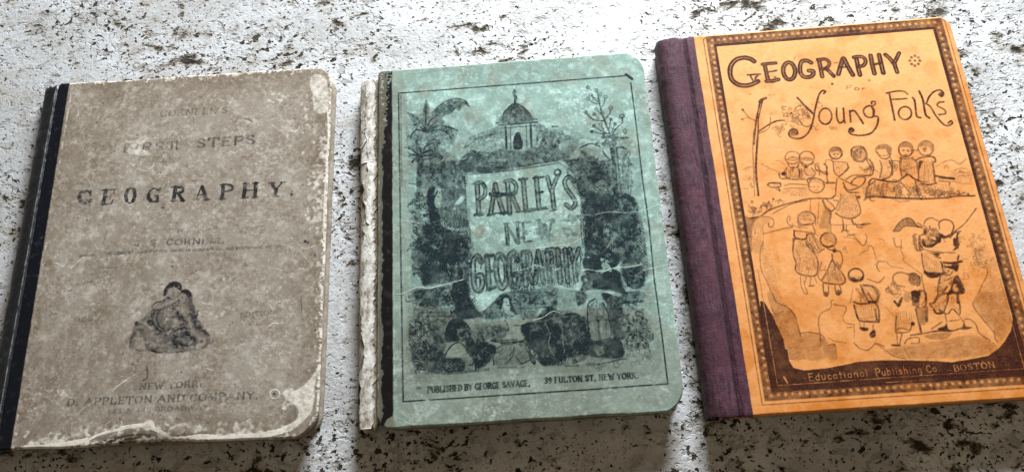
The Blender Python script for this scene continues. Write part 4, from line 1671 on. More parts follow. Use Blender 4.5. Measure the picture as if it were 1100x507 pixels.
def cover_material(name, paper, dark, light, ink, inkfade, wearc, stainc, leatherc, mottle=.5, rough=.62, bumpk=1., spec=.35):
    m = Mat(name)
    big, mid, fine = m.noise(34, 6, .68), m.noise(150, 5, .66), m.noise(900, 3, .6)
    c = m.mix(m.math('MULTIPLY', m.rng(big, .38, .66), mottle), paper, dark)
    c = m.mix(m.math('MULTIPLY', m.rng(mid, .5, .72), mottle), c, light)
    c = m.mix(m.math('MULTIPLY', m.rng(m.noise(330, 4, .7), .52, .75), mottle * .6), c, dark)
    c = m.mix(m.rng(fine, .3, .7, 0, .16), c, dark)
    fl = m.math('ADD', m.noise(520, 4, .75), m.math('MULTIPLY', m.math('SUBTRACT', m.noise(45, 3, .6), .5), .4))
    c = m.mix(m.math('MULTIPLY', m.rng(fl, .56, .68), mottle * .55), c, tuple(min(1, q * 1.2) for q in light))
    # stain
    c = m.mix(m.math('MULTIPLY', m.attr('stain'), m.rng(mid, .3, .6, .7, 1.)), c, stainc)
    # leather under paper
    lea = m.mix(m.rng(m.noise(260, 4, .6), .55, .75, 0, .5), leatherc, tuple(q * 3 + .02 for q in leatherc))
    c = m.mix(m.attr('leather'), c, lea)
    # ink, broken up by the paper's grain
    grain = m.rng(m.noise(1500, 2, .6), .30, .52, .88, 1.)
    rub = m.rng(m.noise(75, 5, .65), .32, .50, inkfade, 1.)
    k = m.math('MULTIPLY', m.math('MULTIPLY', m.math('POWER', m.rng(m.attr('ink'), .02, .66, 0, 1), INKG), grain), rub, True)
    c = m.mix(k, c, ink)
    # scuffs down to pale board
    wn = m.math('ADD', m.attr('wear'), m.math('MULTIPLY', m.math('SUBTRACT', m.noise(380, 5, .72), .5), 1.7))
    w = m.math('MULTIPLY', m.rng(wn, .22, .95), m.rng(m.attr('wear'), .02, .55, 0., .95), True)
    w = m.math('MULTIPLY', w, m.rng(m.noise(95, 4, .6), .30, .6, .72, 1.))
    c = m.mix(w, c, wearc)
    n = m.bump(m.noise(700, 4, .65), .00012 * bumpk, .7)
    n = m.bump(m.noise(60, 4, .6), .0006 * bumpk, .7, n)
    n = m.bump(w, .00016, .7, n)
    r = m.mix(m.attr('leather'), (rough,) * 3, (.42,) * 3)
    return m.finish(c, r, n, spec)

# ------------------------------------------------------------------ meshes
def link(name, me, mat, parent=None):
    o = bpy.data.objects.new(name, me); col.objects.link(o)
    if mat: me.materials.append(mat)
    if parent: o.parent = parent
    return o

def raw_mesh(name, co, faces, smooth=True):
    """co (n,3) metres, faces (m,4) or list"""
    me = bpy.data.meshes.new(name)
    if isinstance(faces, np.ndarray):
        nf = len(faces)
        me.vertices.add(len(co)); me.vertices.foreach_set('co', np.asarray(co, np.float32).ravel())
        me.loops.add(nf * 4); me.loops.foreach_set('vertex_index', faces.astype(np.int32).ravel())
        me.polygons.add(nf); me.polygons.foreach_set('loop_start', np.arange(0, nf * 4, 4, dtype=np.int32))
        try: me.polygons.foreach_set('loop_total', np.full(nf, 4, np.int32))
        except Exception: pass
        me.update(calc_edges=True); me.validate()
    else:
        me.from_pydata([tuple(c) for c in co], [], faces); me.update()
    me.polygons.foreach_set('use_smooth', np.full(len(me.polygons), smooth, bool))
    return me

def lerp1(knots, v):
    return np.interp(v, [k[0] for k in knots], [k[1] for k in knots])

def board(name, parent, mat, x0, w, h, z0, z1, rad, pitch, cv=None, round_=.6, rag=.25, seed=1, notch=None, warp=.25):
    """A cover board lying flat: dense top sheet carrying the printed fields, rounded worn rim, underside edge."""
    rbl, rbr, rtl, rtr = rad
    nx, ny = int((w - x0) / pitch) + 1, int(h / pitch) + 1
    t = np.linspace(0, h, ny)
    def inset(rb, rt):
        d = np.zeros(ny)
        a = t < rb; d[a] = rb - np.sqrt(np.maximum(0, rb ** 2 - (rb - t[a]) ** 2))
        a = t > h - rt; q = t[a] - (h - rt); d[a] = rt - np.sqrt(np.maximum(0, rt ** 2 - q ** 2))
        return d
    rs = np.random.RandomState(seed)
    def wob(n, cell, amp):
        g = vnoise(n, 2, cell, seed + rs.randint(999))[:, 0] - .5
        g2 = vnoise(n, 2, cell / 5, seed + rs.randint(999))[:, 0] - .5
        return amp * (g * 1.4 + g2 * .7)
    xl = x0 + inset(rbl, rtl) + wob(ny, 60, rag) * .5
    xr = w - inset(rbr, rtr) + wob(ny, 60, rag)
    u = np.linspace(0, 1, nx)
    x = xl[:, None] + (xr - xl)[:, None] * u[None]
    y = np.repeat(t[:, None], nx, 1)
    wb, wt = wob(nx, 60, rag), wob(nx, 60, rag)
    y = y + wb[None] * np.exp(-y / 3) + wt[None] * np.exp(-(h - y) / 3)
    if notch is not None:
        ny_, nz_ = notch(x[0])
        y = y + ny_[None] * np.exp(-y / 4)
    dl, dr = x - xl[:, None], xr[:, None] - x
    e = np.minimum(np.minimum(dl, dr), np.minimum(y - y[:1], y[-1:] - y))
    z = z1 - round_ * (1 - np.clip(e / (round_ * 1.6), 0, 1)) ** 2
    lw = vnoise(ny, nx, 150, seed + 5); lw2 = vnoise(ny, nx, 40, seed + 6)
    z = z + warp * (lw - .5) + warp * .18 * (lw2 - .5)
    if notch is not None: z = z - nz_[None] * np.exp(-(y / 3.2) ** 2)
    fields = {}
    if cv is not None:
        for k in ('ink', 'wear', 'stain', 'leather'): fields[k] = cv.sample(getattr(cv, k), x, y)
        z = z + .05 * fields['wear'] * (e > .5)
    top = np.stack([x, y, z], -1).reshape(-1, 3)
    idx = np.arange(nx * ny).reshape(ny, nx)
    q = np.stack([idx[:-1, :-1], idx[:-1, 1:], idx[1:, 1:], idx[1:, :-1]], -1).reshape(-1, 4)
    loop = np.concatenate([idx[0, :-1], idx[:-1, -1], idx[-1, :0:-1], idx[:0:-1, 0]])
    cen = np.array([(x0 + w) / 2, h / 2])
    rings, faces, co, last = [], [q], [top], loop
    base = nx * ny; n = len(loop)
    P = top[loop]
    for (out, zz) in ((.12, None), (.1, z0 + .3), (-.25, z0)):
        d = P[:, :2] - cen; d = d / np.linalg.norm(d, axis=1)[:, None]
        R = P.copy(); R[:, :2] += d * out; R[:, 2] = (z0 + z1) / 2 if zz is None else zz
        cur = base + np.arange(n); base += n; co.append(R)
        faces.append(np.stack([last, cur, np.roll(cur, -1), np.roll(last, -1)], -1)); last = cur
    co = np.vstack(co) * MM
    me = raw_mesh(name, co, np.vstack(faces))
    if cv is not None:
        for k, v in fields.items():
            a = me.attributes.new(k, 'FLOAT', 'POINT')
            full = np.zeros(len(co), np.float32); full[:nx * ny] = v.ravel()
            if k == 'wear': full[nx * ny:] = .5
            if k == 'stain': full[nx * ny:] = .5
            if k == 'leather': full[nx * ny:] = fields[k].ravel()[np.tile(loop, 3)]
            a.data.foreach_set('value', full)
    return link(name, me, mat, parent)

def slab(name, parent, mat, x0, x1, y0, y1, z0, z1, r=1.5, seed=3, rag=.15):
    """Block of leaves: rounded-corner prism with slightly uneven sides."""
    pts = []
    for cx, cy, a0 in ((x1 - r, y0 + r, -90), (x1 - r, y1 - r, 0), (x0 + r, y1 - r, 90), (x0 + r, y0 + r, 180)):
        for k in range(9):
            a = math.radians(a0 + k * 11.25); pts.append((cx + r * math.cos(a), cy + r * math.sin(a)))
    P = []
    for i in range(len(pts)):
        a, b = np.array(pts[i]), np.array(pts[(i + 1) % len(pts)]); n = max(1, int(np.hypot(*(b - a)) / 1.2))
        for k in range(n): P.append(a + (b - a) * k / n)
    P = np.array(P); n = len(P); zs = np.linspace(z0, z1, 22); rs = np.random.RandomState(seed)
    cen = np.array([(x0 + x1) / 2, (y0 + y1) / 2]); d = P - cen; d /= np.linalg.norm(d, axis=1)[:, None]
    off = np.cumsum(rs.randn(len(zs))) * rag * .4; off -= off.mean()
    nz = vnoise(len(zs), n, 12, seed) - .5
    co = []
    for j, zz in enumerate(zs):
        q = P + d * (off[j] + nz[j][:, None] * rag * 2); co.append(np.column_stack([q, np.full(n, zz)]))
    co = np.vstack(co) * MM; f = []
    for j in range(len(zs) - 1):
        for i in range(n): f.append((j * n + i, j * n + (i + 1) % n, (j + 1) * n + (i + 1) % n, (j + 1) * n + i))
    f.append(tuple(range((len(zs) - 1) * n, len(zs) * n))); f.append(tuple(range(n - 1, -1, -1)))
    return link(name, raw_mesh(name, co, f, False), mat, parent)

def spine(name, parent, mat, profile, y0, y1, step=.5, rough=.2, seed=1, frag=0., fine=2.2):
    """Book spine: a cross-section (x,z) swept along the book, with worn ends."""
    p = np.array(profile, float); pr = catmull(p, 7); m = len(pr)
    ys = np.linspace(y0, y1, int((y1 - y0) / step) + 1); n = len(ys)
    nz = vnoise(n, m, fine / step * 3, seed) - .5; nz2 = vnoise(n, m, max(1.5, fine / step), seed + 3) - .5
    tan = np.gradient(pr, axis=0); nor = np.column_stack([-tan[:, 1], tan[:, 0]]); nor /= np.linalg.norm(nor, axis=1)[:, None] + 1e-9
    disp = (nz * 1.2 + nz2 * .6) * rough
    X = pr[None, :, 0] + nor[None, :, 0] * disp; Z = pr[None, :, 1] + nor[None, :, 1] * disp
    Y = np.repeat(ys[:, None], m, 1)
    ew = vnoise(2, m, 4, seed + 9)[0] - .5; ew2 = vnoise(2, m, 3, seed + 12)[0] - .5
    Y = Y + frag * (ew[None] * np.exp(-(Y - y0) / 3) + ew2[None] * np.exp(-(y1 - Y) / 3))
    pinch = np.exp(-(Y - y0) / 1.2) + np.exp(-(y1 - Y) / 1.2)
    Z = np.maximum(Z - .5 * pinch * (Z > 2), .15)
    co = np.stack([X, Y, Z], -1).reshape(-1, 3)
    idx = np.arange(n * m).reshape(n, m)
    q = np.stack([idx[:-1, :-1], idx[1:, :-1], idx[1:, 1:], idx[:-1, 1:]], -1).reshape(-1, 4)
    # inner skin closes the shell
    inner = co.reshape(n, m, 3).copy(); inner[..., 0] -= nor[None, :, 0] * .9; inner[..., 2] = np.maximum(inner[..., 2] - nor[None, :, 1] * .9, .1)
    b = n * m; q2 = q[:, ::-1] + b
    endf = []
    for r in (0, n - 1):
        s_ = np.stack([idx[r, :-1], idx[r, 1:], idx[r, 1:] + b, idx[r, :-1] + b], -1); endf.append(s_ if r == 0 else s_[:, ::-1])
    me = raw_mesh(name, np.vstack([co, inner.reshape(-1, 3)]) * MM, np.vstack([q, q2] + endf))
    a = me.attributes.new('across', 'FLOAT', 'POINT'); v = np.tile(np.linspace(0, 1, m), n * 2).astype(np.float32); a.data.foreach_set('value', v)
    return link(name, me, mat, parent)

def thing(name, label, cat, x, y, a, group=None):
    o = bpy.data.objects.new(name, None); col.objects.link(o); o.empty_display_size = .05
    o.location = (x * MM, y * MM, 0); o.rotation_euler = (0, 0, a)
    o['label'] = label; o['category'] = cat
    if group: o['group'] = group
    return o

def book_frame(key):   # cover rectangle: centre, angle, size -> origin at its bottom-left corner
    x, y, a, w, h = PLACE[key]
    return x - math.cos(a) * w / 2 + math.sin(a) * h / 2, y - math.sin(a) * w / 2 - math.cos(a) * h / 2, a, w, h
FINE = .33

# ================================================================== page block and board materials
def pages_material(name, a, b, c, freq=3800):
    m = Mat(name)
    v = m.mapping((12, 12, freq))
    s = m.noise(1., 3, .7, v)
    k = m.mix(m.rng(s, .35, .65), a, b); k = m.mix(m.rng(m.noise(90, 4, .6), .45, .7), k, c)
    return m.finish(k, .8, m.bump(s, .0003, .8), .2)
def board_material(name, a, b, seed=0):
    m = Mat(name)
    k = m.mix(m.rng(m.noise(150, 5, .65), .38, .62), a, b)
    k = m.mix(m.rng(m.noise(700, 3, .6), .5, .7, 0, .5), k, tuple(q * .4 for q in a))
    return m.finish(k, .75, m.bump(m.noise(500, 4, .6), .0002), .25)

# ================================================================== BOOK 1: grey-brown paper boards, black leather spine
bx, by, ba, W, H = book_frame('b1')
b1 = thing('book', 'thin old book in worn grey-brown paper with black leather spine and small round vignette', 'book', bx, by, ba, 'old geography books laid side by side on the stone')
cv = Canvas(-10, W, H, 11); cv.play(ART['b1']); cv.settle()
X, Y = cv.X[None], cv.Y[:, None]
n1 = fbm(cv.ny, cv.nx, 40, 5); n2 = fbm(cv.ny, cv.nx, 14, 8); n3 = fbm(cv.ny, cv.nx, 5, 21, 2); nv = fbm(cv.ny, cv.nx, 30, 31)
lin = -2.7 + .0028 * (H - Y) * 2 + (n2 - .5) * .5
cv.leather[:] = np.clip((lin - X) / .35 + .5, 0, 1)
rs = np.random.RandomState(77)
for _ in range(150):      # handling scratches and nicks
    a_ = rs.rand() * 6.283; p0 = np.array([rs.rand() * W, rs.rand() * H]); L_ = 1 + 7 * rs.rand() ** 3
    p1 = p0 + L_ * np.array([math.cos(a_), math.sin(a_)]); pm = (p0 + p1) / 2 + rs.randn(2) * L_ * .12
    cv.line(cv.wear if rs.rand() < .75 else cv.ink, catmull(np.array([p0, pm, p1]), 4), .22 + .35 * rs.rand(), .35 + .4 * rs.rand())
for _ in range(90): cv.line(cv.ink, np.array([[rs.rand() * W, rs.rand() * H]]), .4 + .7 * rs.rand(), .3 + .4 * rs.rand())
strip = np.clip(1 - np.abs(X + .8) / 1.6, 0, 1)          # pale rubbed strip where the paper meets the leather
cv.wear = np.maximum(cv.wear, strip * np.clip((n2 - .45) * 4 + np.clip((Y - 150) / 60, 0, 1) * .8 + np.clip((20 - Y) / 15, 0, 1) * .5, 0, 1) * .6)
edge = np.minimum(np.minimum(W - X + 0 * Y, Y + 0 * X), H - Y + 0 * X)
cor = np.minimum(np.hypot(W - X, Y) + 0, np.hypot(W - X, H - Y))
ew = np.clip(1.3 - edge / (1.2 + 7 * np.clip(n2 - .42, 0, 1) * 2), 0, 1) * np.clip((n3 - .28) * 4, 0, 1)
cv.wear = np.maximum(cv.wear, ew * .85)
cv.wear = np.maximum(cv.wear, .12 + .22 * np.clip((n1 - .40) * 4, 0, 1))      # light rub over the whole face
cv.wear *= (1 - cv.leather * .93)
cv.stain = np.maximum(cv.stain, np.clip((n1 - .5) * 3., 0, .45)); cv.stain = np.maximum(cv.stain, np.clip(1 - edge / 22, 0, 1) * (.38 + n2 * .7)); cv.stain = np.maximum(cv.stain, np.clip(1 - X / 14, 0, 1) * n2 * .9 * (X > -2.6)); cv.stain = np.clip(cv.stain + (n3 - .5) * .5 + (n2 - .5) * .55, 0, .85); cv.wear = np.maximum(cv.wear, .42 * np.clip((n2 - .52) * 6, 0, 1) * np.clip((n3 - .35) * 3, 0, 1) * np.clip(.35 + X / W, 0, 1)); cv.stain *= 1 - cv.leather
vg = np.exp(-(((X - 80) / 26) ** 4 + ((Y - 82) / 24) ** 4)); cv.ink *= 1 + .35 * vg
cv.ink *= np.clip(.80 + (n2 - .38) * 1.1, .5, 1.05) * (1 - cv.wear * .5)
cv.ink = np.maximum(cv.ink, np.clip((n3 - .70) * 6, 0, 1) * np.clip((nv - .5) * 5, 0, 1) * .22 * (X > 0))
m_b1 = cover_material('worn_grey_paper', PAP1[0], PAP1[1], PAP1[2], (.012, .012, .013), .75, (.74, .69, .60), (.13, .088, .05), (.007, .008, .011), .9, .74, 1., .09)
def notch1(x):
    k = np.exp(-((x - 73) / 20) ** 4)
    return k * (1.3 + .9 * np.sin(x * 1.7) * .3), k * .9
board('front_cover', b1, m_b1, -9.8, W, H, 8.9, 11, (2.5, 14, 2, 11), FINE, cv, .7, .55, 21, notch1, .5)
m_bd1 = board_material('worn_board_edges', (.20, .16, .12), (.34, .29, .23))
board('back_cover', b1, m_bd1, -9.5, W + .2, H, .2, 2.2, (2.5, 13, 2, 11), 1.6, None, .6, .5, 23, None, .0)
slab('page_block', b1, pages_material('aged_pages', (.30, .25, .18), (.12, .09, .06), (.42, .37, .29)), -9, W - 1.6, 2.2, H - 2.2, 2.0, 9.1, 10)
m = Mat('black_leather')
ac = m.attr('across')
c = m.mix(m.rng(m.noise(240, 5, .65), .52, .75, 0, .35), (.007, .009, .013), (.07, .07, .075))
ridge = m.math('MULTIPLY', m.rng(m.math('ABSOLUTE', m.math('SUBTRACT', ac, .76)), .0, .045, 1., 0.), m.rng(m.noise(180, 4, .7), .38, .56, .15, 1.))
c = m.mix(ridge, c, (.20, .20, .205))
m_l1 = m.finish(c, .38, m.bump(m.noise(420, 4, .6), .00025, .7), .5)
spine('spine', b1, m_l1, [(-13, .2), (-17.5, .3), (-20.4, 2.5), (-20.9, 5.4), (-19.6, 8.2), (-16.4, 9.9), (-13.2, 10.6), (-11.4, 11.3), (-10.3, 11.15), (-9.4, 10.2), (-9.2, 9.0)], 1.0, H - .8, .5, .35, 4, 3.0)

# ================================================================== BOOK 2: green printed paper boards, crumbling spine
bx, by, ba, W, H = book_frame('b2')
b2 = thing('book', 'old book in pale green printed paper with torn white spine and palm tree engraving', 'book', bx, by, ba, 'old geography books laid side by side on the stone')
cv = Canvas(-9.6, W, H, 12); cv.melt = True; cv.play(ART['b2']); cv.settle()
X, Y = cv.X[None], cv.Y[:, None]
n1 = fbm(cv.ny, cv.nx, 44, 55); n2 = fbm(cv.ny, cv.nx, 14, 58); n3 = fbm(cv.ny, cv.nx, 5, 61, 2); hat = vnoise(cv.ny, cv.nx, 3.1, 77, 1.0, 1.8)
cv.leather[:] = np.clip((-.9 + (n2 - .5) * .5 - X) / .35 + .5, 0, 1)
brown_edge = np.clip((-6.6 + (n2 - .5) * 3 + np.clip((Y - 150) / 50, 0, 1) * (n3 * 9 - 1) - X) / .6, 0, 1)
cv.stain = np.maximum(cv.stain, brown_edge * .95)
botl = np.clip((6.5 - np.hypot(X + 0, Y - 0) + (n2 - .5) * 2) / .8, 0, 1) * (X < .5)
cv.stain = np.maximum(cv.stain, botl * .8); cv.leather = cv.leather * (1 - brown_edge * .62) * (1 - botl * .8)
rim = np.clip((-8.3 + (n2 - .5) * 1.2 - X) / .4, 0, 1) * np.clip((165 - Y) / 30, 0, 1); cv.leather = cv.leather * (1 - rim * .9); cv.wear = np.maximum(cv.wear, rim * .38); cv.stain = np.maximum(cv.stain, rim * .5)
cv.wear = np.maximum(cv.wear, np.clip((n3 - .56) * 6, 0, 1) * brown_edge * .55 * np.clip((Y - 120) / 60, .2, 1))
pale = np.clip(1 - np.abs(X - .1) / .7, 0, 1); cv.wear = np.maximum(cv.wear, pale * .35 * np.clip((n3 - .3) * 3, 0, 1))
edge = np.minimum(np.minimum(W - X + 0 * Y, Y + 0 * X), H - Y + 0 * X)
ew = np.clip(1.1 - edge / (.6 + 3.5 * np.clip(n2 - .42, 0, 1) * 2), 0, 1) * np.clip((n3 - .28) * 4, 0, 1)
cv.wear = np.maximum(cv.wear, ew * .55 * (X > -1))
cv.stain = np.maximum(cv.stain, np.clip(1 - edge / 9, 0, 1) * (n2 - .1) * .55 * (X > 0)); cv.stain = np.maximum(cv.stain, np.clip((n1 - .5) * 2.2, 0, .35) * (X > 0))
ink = cv.ink
body = np.clip(ink * 1.25, 0, 1)
grain = np.clip((n3 - .5) * 2.4 + (hat - .5) * .9, -1, 1) * 4 * ink * (1 - ink)        # engraving reads as uneven hatching
cv.ink = np.clip(ink + grain * .10 + (vnoise(cv.ny, cv.nx, 4.6, 177) - .5) * 4 * np.clip(ink * (1.02 - ink), 0, 1) * .30 * (Y > 31) + (hat - .5) * .06 * (ink > .15), 0, 1) * np.clip(.80 + (n2 - .4) * .8, .6, 1.0) * (1 - .8 * np.clip(cv.wear, 0, 1))
cv.ink = np.clip(cv.ink, 0, 1).astype(np.float32)
m_b2 = cover_material('green_printed_paper', PAP2[0], PAP2[1], PAP2[2], (.006, .014, .018), .82, (.50, .56, .48), (.17, .125, .075), (.010, .008, .008), .95, .74, 1., .09)
board('front_cover', b2, m_b2, -9.4, W, H, 11.8, 14, (8, 13, 3, 13), FINE, cv, .6, .35, 31, None, .45)
m_bd2 = board_material('green_board_edges', (.17, .15, .10), (.27, .30, .24))
board('back_cover', b2, m_bd2, -9.2, W, H, .2, 2.3, (8, 13, 3, 13), 1.6, None, .6, .4, 33, None, .0)
slab('page_block', b2, pages_material('aged_pages_brown', (.24, .19, .13), (.10, .07, .045), (.36, .31, .23)), -8.6, W - 3, 3, H - 3, 2.1, 12.0, 6)
m = Mat('torn_pale_spine')
c = m.mix(m.rng(m.noise(110, 6, .7, m.mapping((1.9, .55, 1))), .34, .50), (.17, .13, .09), (.50, .47, .41))
c = m.mix(m.rng(m.noise(90, 6, .75, m.mapping((1, .8, 1), loc=(.3, .1, 0))), .56, .66, 0, .9), c, (.09, .06, .04))
c = m.mix(m.rng(m.noise(300, 4, .7, m.mapping((2.6, .5, 1))), .56, .70, 0, .6), c, (.12, .09, .065))
dk = m.math('MULTIPLY', m.rng(m.noise(70, 5, .7, m.mapping((1, .5, 1), loc=(.2, .7, 0))), .50, .58), m.rng(m.attr('across'), .52, .62, 1., 0.))
c = m.mix(dk, c, (.03, .022, .015))
m_s2 = m.finish(c, .85, m.bump(m.noise(130, 6, .7, m.mapping((2.0, .6, 1))), .0010, .9), .15)
spine('spine', b2, m_s2, [(-12, .2), (-19, .3), (-20.8, 2.2), (-21.2, 5.0), (-20.4, 7.8), (-18.2, 9.6), (-15.2, 10.5), (-12.2, 10.6), (-10.6, 10.6), (-9.6, 10.6)], .6, H - 3.5, .45, .55, 14, 5.0, 5.)
# layers of torn white lining paper still glued to the spine, ragged along both sides
m = Mat('torn_white_lining')
c = m.mix(m.rng(m.noise(170, 5, .7, m.mapping((1.5, .6, 1))), .38, .56), (.36, .31, .24), (.74, .72, .67))
c = m.mix(m.rng(m.noise(330, 4, .75), .54, .66, 0, .85), c, (.13, .10, .07))
m_t2 = m.finish(c, .85, m.bump(m.noise(210, 5, .7, m.mapping((1.6, .7, 1))), .0005, .8), .15)
def torn_strip(name, y0, y1, a0, a1, lift, seed, rag):
    P = catmull(np.array([(-20.8, 2.2), (-21.2, 5.0), (-20.4, 7.8), (-18.2, 9.6), (-15.2, 10.5), (-12.2, 10.6), (-10.0, 10.6)]), 8)
    L = np.r_[0, np.cumsum(np.hypot(*np.diff(P, axis=0).T))]; L /= L[-1]
    ys = np.arange(y0, y1, .4); n = len(ys); m_ = 13
    n1, n2, n3 = (vnoise(n, 2, c_, seed + k)[:, 0] - .5 for k, c_ in ((0, 45), (3, 13), (5, 4)))
    e1, e2, e3 = (vnoise(n, 2, c_, seed + k)[:, 0] - .5 for k, c_ in ((20, 38), (23, 11), (25, 3.5)))
    taper = np.clip(np.minimum(ys - y0, y1 - ys) / 4, 0, 1) ** .5
    A = a0 + rag * (n1 * .9 + n2 * .5 + n3 * .28) + (1 - taper) * .12
    B = np.maximum(a1 + rag * .6 * (e1 * .7 + e2 * .6 + e3 * .5) - (1 - taper) * .12, A + .05)
    T = A[:, None] + (B - A)[:, None] * np.linspace(0, 1, m_)[None]
    T = np.clip(T, 0, 1)
    X = np.interp(T, L, P[:, 0]); Z = np.interp(T, L, P[:, 1])
    lw = (vnoise(n, m_, 16, seed + 40) - .5) * .3
    curl = np.abs(np.linspace(-1, 1, m_)) ** 4 * (.15 + .35 * np.clip(n1 + .2, 0, 1))[:, None]
    Z = Z + lift + .35 + lw + curl; X = X - (lift * .6 + .2) * (1 - T)
    co = np.stack([X, np.repeat(ys[:, None], m_, 1), Z], -1)
    und = co.copy(); und[..., 2] -= .28
    idx = np.arange(n * m_).reshape(n, m_); b = n * m_
    q = np.stack([idx[:-1, :-1], idx[:-1, 1:], idx[1:, 1:], idx[1:, :-1]], -1).reshape(-1, 4)
    sides = [np.stack([idx[:-1, k], idx[1:, k], idx[1:, k] + b, idx[:-1, k] + b], -1) for k in (0, -1)] + [np.stack([idx[k, :-1], idx[k, 1:], idx[k, 1:] + b, idx[k, :-1] + b], -1) for k in (0, -1)]
    link(name, raw_mesh(name, np.vstack([co.reshape(-1, 3), und.reshape(-1, 3)]) * MM, np.vstack([q, q[:, ::-1] + b] + sides)), m_t2, b2)
torn_strip('torn_lining', .8, 118, .44, .93, 0., 301, .30)
torn_strip('torn_lining', 112, 166, .52, .90, .05, 331, .34)
torn_strip('torn_lining', 150, H - 3.5, .36, .90, .1, 361, .22)
torn_strip('torn_lining', 160, H - 6, .30, .58, .6, 391, .25)

# ================================================================== BOOK 3: orange printed boards, purple cloth spine
bx, by, ba, W, H = book_frame('b3')
b3 = thing('book', 'orange illustrated book with purple cloth spine and brown drawings of children', 'book', bx, by, ba, 'old geography books laid side by side on the stone')
cv = Canvas(-1, W, H, 13)
X, Y = cv.X[None], cv.Y[:, None]
def rect(x0, y0, x1, y1): return np.array([[x0, y0], [x1, y0], [x1, y1], [x0, y1], [x0, y0]], float)
def frame_band(a, b, tone):     # band between two rectangles
    o = (X > a[0]) & (X < a[2]) & (Y > a[1]) & (Y < a[3]); i = (X > b[0]) & (X < b[2]) & (Y > b[1]) & (Y < b[3])
    cv.ink[o & ~i] = tone
ART3 = ART['b3'].split('\n')
panel = [l for l in ART3 if l.startswith('P ')]
frame_band((7.6, 6.9, 143.3, 216.6), (12.3, 11.3, 137.9, 210.2), .62)
frame_band((11.4, 10.6, 138.8, 211.2), (12.7, 11.7, 137.2, 209.6), 1.)
cut = next(i for i, l in enumerate(ART3) if l.startswith('P '))
cv.play('\n'.join(ART3[:cut])); keep = cv.ink.copy(); cv.play('\n'.join(panel + ['P 93 1300 113 1300 275 1350 337 1378 404 1395 404 1395 113']).replace('P 93', 'P 100'))
out = (X < 12.3) | (X > 137.9) | (Y < 11.3) | (Y > 100); cv.ink[out] = keep[out]
frame_band((11.4, 10.6, 138.8, 211.2), (12.7, 11.7, 137.2, 209.6), 1.)
cv.line(cv.ink, np.array([[5.8, 214.9], [5.8, 4.9], [145.1, 4.9], [145.1, 214.6], [143, 216.2], [8, 216.4], [5.8, 214.9]]), .42, .72)
cv.line(cv.ink, rect(7.5, 6.8, 143.4, 216.5), .35, .7)
rs = np.random.RandomState(8)
def beads(x0, y0, x1, y1, n):
    for i in range(n):
        f = (i + .5) / n; px, py = x0 + (x1 - x0) * f, y0 + (y1 - y0) * f
        cv.line(cv.ink, np.array([[px, py]]), 2.7, .52)
        cv.line(cv.ink, np.array([[px + .1, py + .15]]), 1.45, .05 + .16 * rs.rand())
        cv.line(cv.ink, np.array([[px - .9, py - 1.3], [px + .8, py - 1.3]]) if x0 != x1 else np.array([[px - 1.3, py - .6], [px - 1.3, py + .6]]), .5, .62)
beads(10.0, 11, 10.0, 212, 54); beads(140.6, 11, 140.6, 212, 54); beads(9, 9.1, 141, 9.1, 37); beads(9, 213.9, 141, 213.9, 37)
cv.line(cv.ink, np.array([[14.8, 74], [14.8, 13.9], [136.2, 14.3], [136.2, 60]]), .42, .34)
cv.play('\n'.join(l for l in ART3[cut:] if not l.startswith('P ')))
n1 = fbm(cv.ny, cv.nx, 60, 75); n2 = fbm(cv.ny, cv.nx, 16, 78); n3 = fbm(cv.ny, cv.nx, 5, 81, 2)
cv.ink = (cv.ink * np.clip(.86 + (n2 - .45) * .6, .6, 1.05) * np.clip(.93 + (n3 - .5) * .5, .7, 1.1)).astype(np.float32)
edge = np.minimum(np.minimum(W - X + 0 * Y, Y + 0 * X), H - Y + 0 * X)
cv.wear = np.clip(1.05 - edge / (.35 + 1.2 * n2), 0, 1).astype(np.float32) * .45
cv.stain = (np.clip((n1 - .50) * 2.4, 0, .4) + .35 * np.clip(1 - edge / 7, 0, 1) * n2 + .62 * np.clip((205 - Y) / 200, 0, 1) * (.45 + .9 * n2) + .25 * np.clip((n3 - .66) * 8, 0, 1) + .30 * np.clip(1 - (W - X) / 9, 0, 1) * (n2 + .3) + 0 * Y).astype(np.float32)  # field also carries a deeper orange towards the bottom of the cover
m_b3 = cover_material('orange_printed_paper', PAP3[0], PAP3[1], PAP3[2], (.038, .008, .005), .9, (.70, .45, .24), (.60, .195, .032), (.02, .01, .01), .42, .68, .8, .12)
board('front_cover', b3, m_b3, 0, W, H, 13.9, 16, (.6, 2.5, .6, 7), FINE, cv, .55, .16, 41, None, .3)
m_bd3 = board_material('tan_board_edges', (.36, .22, .10), (.52, .36, .19))
board('back_cover', b3, m_bd3, -6, W + .1, H, .2, 2.2, (1, 2.5, 1, 7), 1.6, None, .5, .2, 43, None, .0)
slab('page_block', b3, pages_material('cream_pages', (.46, .36, .22), (.24, .17, .09), (.55, .45, .30)), -12, W - 3, 3, H - 3, 2.0, 14.0, 2)
m = Mat('purple_book_cloth')
wv = m.math('ADD', m.voronoi(1., m.mapping((1500, 520, 900))), m.voronoi(1., m.mapping((520, 1500, 900))))
thr = m.noise(1., 4, .65, m.mapping((900, 140, 600)))
c = m.mix(m.rng(thr, .38, .64), (.034, .010, .018), (.105, .040, .060))
c = m.mix(m.rng(m.noise(55, 5, .6), .40, .66, 0, .55), c, (.110, .032, .048))
c = m.mix(m.rng(m.noise(420, 4, .75), .60, .74, 0, .55), c, (.20, .14, .17))
c = m.mix(m.rng(m.noise(26, 3, .5), .45, .7, 0, .5), c, (.045, .012, .022))
gro = m.rng(m.math('ABSOLUTE', m.math('SUBTRACT', m.attr('across'), .672)), .0, .045, .92, 0.)  # mask for the joint groove's shade, painted dark into the cloth
c = m.mix(gro, c, (.010, .004, .008))
